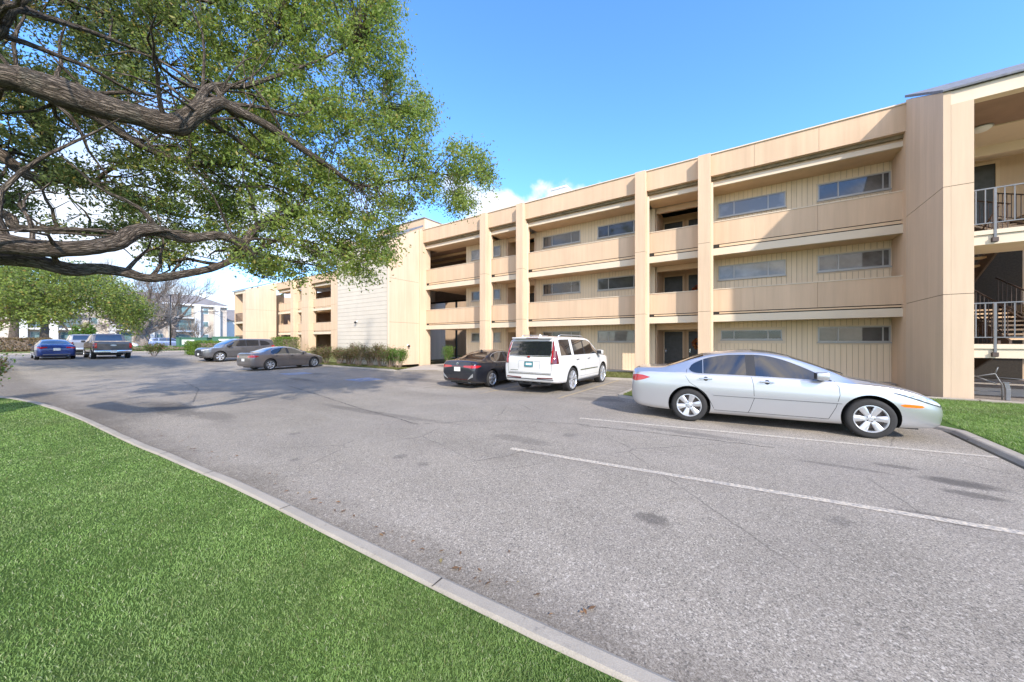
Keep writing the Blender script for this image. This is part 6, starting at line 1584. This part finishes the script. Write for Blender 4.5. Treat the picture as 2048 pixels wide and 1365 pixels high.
def tan_block():
    p = cf(-74.5, 88); O_ = (p.x, p.y, zg(p.x)); g = O_[2]; x, y = O_[0], O_[1]
    r = thing('apartment_building', 'distant tan stucco block with sloping dark roof edge left of the far wing', 'building', O_)
    MB().extr([(y, g-1), (y+26, g-1), (y+26, g+9.6), (y+13, g+9.6), (y, g+5.9)], 'x', x-12, x).build('wall', M['stucco'], r, O_)
    MB().extr([(y-.3, g+5.9), (y+13, g+9.75), (y+13, g+9.95), (y-.3, g+6.1)][::1], 'x', x-12, x+.3).build('roof', M['fargrey'], r, O_)
    MB().box(x+.001, x+.05, y+.6, y+2.2, g-.5, g+5.0).build('opening', MATS['shaded_brown_board'], r, O_)
    for z in (1.4, 4.0): MB().box(x+.051, x+.1, y+.5, y+2.3, g+z-.2, g+z).build('landing', M['cream_pale'], r, O_)
tan_block()
def cabinet(label, X, Y, w, h):
    p = cf(X, Y); z = zg(p.x); o = thing('utility_cabinet', label, 'cabinet', (p.x, p.y, z), R(34))
    m = MB(); m.box(-w/2, w/2, -.5, .5, 0, h, .03); m.box(-w/2-.05, w/2+.05, -.55, .55, h+.001, h+.08); m.build('body', M['greenbox'], o)
    m = MB(); m.box(-w*.3, w*.1, -.53, -.505, h*.45, h*.85); m.build('sign', M['plate'], o)
cabinet('green utility cabinet with white sign, right one near the tan block', -38.4, 48, 4.6, 1.75)
cabinet('green utility cabinet with white notice, further left behind the hedge', -43.5, 48, 4.2, 1.6)
def fence_line():
    a, b = cf(-52, 58), cf(-44, 60); o = thing('fence', 'dark mesh fence in front of the white flats right of the lamp post', 'fence', (a.x, a.y, zg(a.x)))
    n = 10
    for k in range(n+1):
        q = a.lerp(b, k/n)-a; m = MB(); m.box(q.x-.04, q.x+.04, q.y-.04, q.y+.04, 0, 1.6); m.build('post', M['greenbox'], o)
    m = MB(); d = b-a
    for k in range(14):
        z = .1+k*.11; m.tube([(0, 0, z), (d.x, d.y, z)], .012, 4)
    m.build('mesh_panel', M['greenbox'], o)
fence_line()
# lamp posts
def lamp_post(label, X, Y, H, r=.075, base=True):
    p = cf(X, Y); z = zg(p.x); o = thing('street_lamp', label, 'street lamp', (p.x, p.y, z))
    m = MB(); m.tube([(0, 0, .5 if base else 0), (0, 0, H)], [r*1.15, r*.8], 10); m.build('pole', M['black'], o, smooth=True)
    if base: m = MB(); m.lathe([(0, .62), (.24, .60), (.26, .55), (.26, -.2)], 16, axis='z'); m.build('base', M['walk'], o)
    m = MB(); m.box(-.38, -.02, -.16, .16, H-.05, H+.07, .02); m.box(-.06, .06, -.05, .05, H-.15, H+.02); m.build('lamp_head', M['black'], o)
lamp_post('tall black lamp post on a pale concrete base by the bare tree', -43.9, 45.0, 7.1)
lamp_post('thin dark lamp post beside the palm, behind the silver pickup', -62.5, 51.8, 7.6, .05, False)
# small fittings by the building
def wall_lamp(label, x, y, z, rz=0):
    o = thing('wall_lamp', label, 'lamp', (x, y, z), rz); m = MB(); m.box(-.06, .06, -.03, 0, -.06, .06); m.tube([(0, -.03, 0), (0, -.12, .02)], .018, 6); m.build('bracket', M['white'], o)
    m = MB(); m.lathe([(0, -.22), (.07, -.21), (.08, -.12), (.03, -.08)], 12, Matrix.Rotation(R(25), 4, 'X')); m.build('lamp_shade', M['black'], o)
wall_lamp('small floodlight fixed half way up the white siding', -23.6, -2.47, 3.05)
wall_lamp('small black lamp low on the stucco corner above the green shrub', -19.83, -1.0, 1.35, R(90))
o = thing('ceiling_light', 'round white ceiling light under the eave of the stair opening', 'lamp', (5.72, -.4, 8.05))
m = MB(); m.lathe([(0, -.10), (.14, -.09), (.20, -.04), (.21, 0)], 24, axis='z'); m.build('lamp_shade', M['white'], o, smooth=True)
m = MB(); m.lathe([(.20, -.02), (.235, -.015), (.235, 0)], 24, axis='z'); m.build('rim', M['alu'], o)
o = thing('pedestal', 'grey painted service pedestal standing on the gravel below the stair landing', 'pedestal', (5.50, -2.30, .09))
m = MB(); m.box(-.04, .04, -.04, .04, 0, .30, .01); m.build('post', M['railgrey'], o)
m = MB(); m.extr([(-.04, .301), (.04, .301), (.01, .46), (-.07, .46)], 'y', -.04, .04); m.box(-.09, .03, -.05, .05, .461, .475); m.build('head', M['railgrey'], o)
o = thing('pipe_handrail', 'bent grey pipe handrail beside the lowest stair flight', 'handrail', (4.98, -2.2, .05))
m = MB(); m.tube([(.0, 0, .62), (.36, .02, .72), (.48, .02, .42), (.48, .02, 0)], .018, 7); m.tube([(.0, .1, .66), (.42, .1, .44)], .015, 7); m.tube([(.36, .02, .72), (.40, .0, .9)], .016, 7); m.tube([(.42, .1, .62), (1.3, .1, .55)], .012, 6); m.tube([(0, 0, .25), (.48, .02, .25)], .012, 6)
m.build('rail', M['railgrey'], o, smooth=True)
o = thing('retaining_edge', 'low pale concrete edging between lawn and gravel at the end wall', 'edging', (8.4, -2.66, 0))
m = MB(); x = -4.8
while x < 7:
    L_ = rnd.uniform(1.1, 1.5); m.box(x, x+L_-.02, -.09, .06, -.1, .10+rnd.uniform(-.008, .01), .012); x += L_
m.build('block_row', M['kerb'], o)
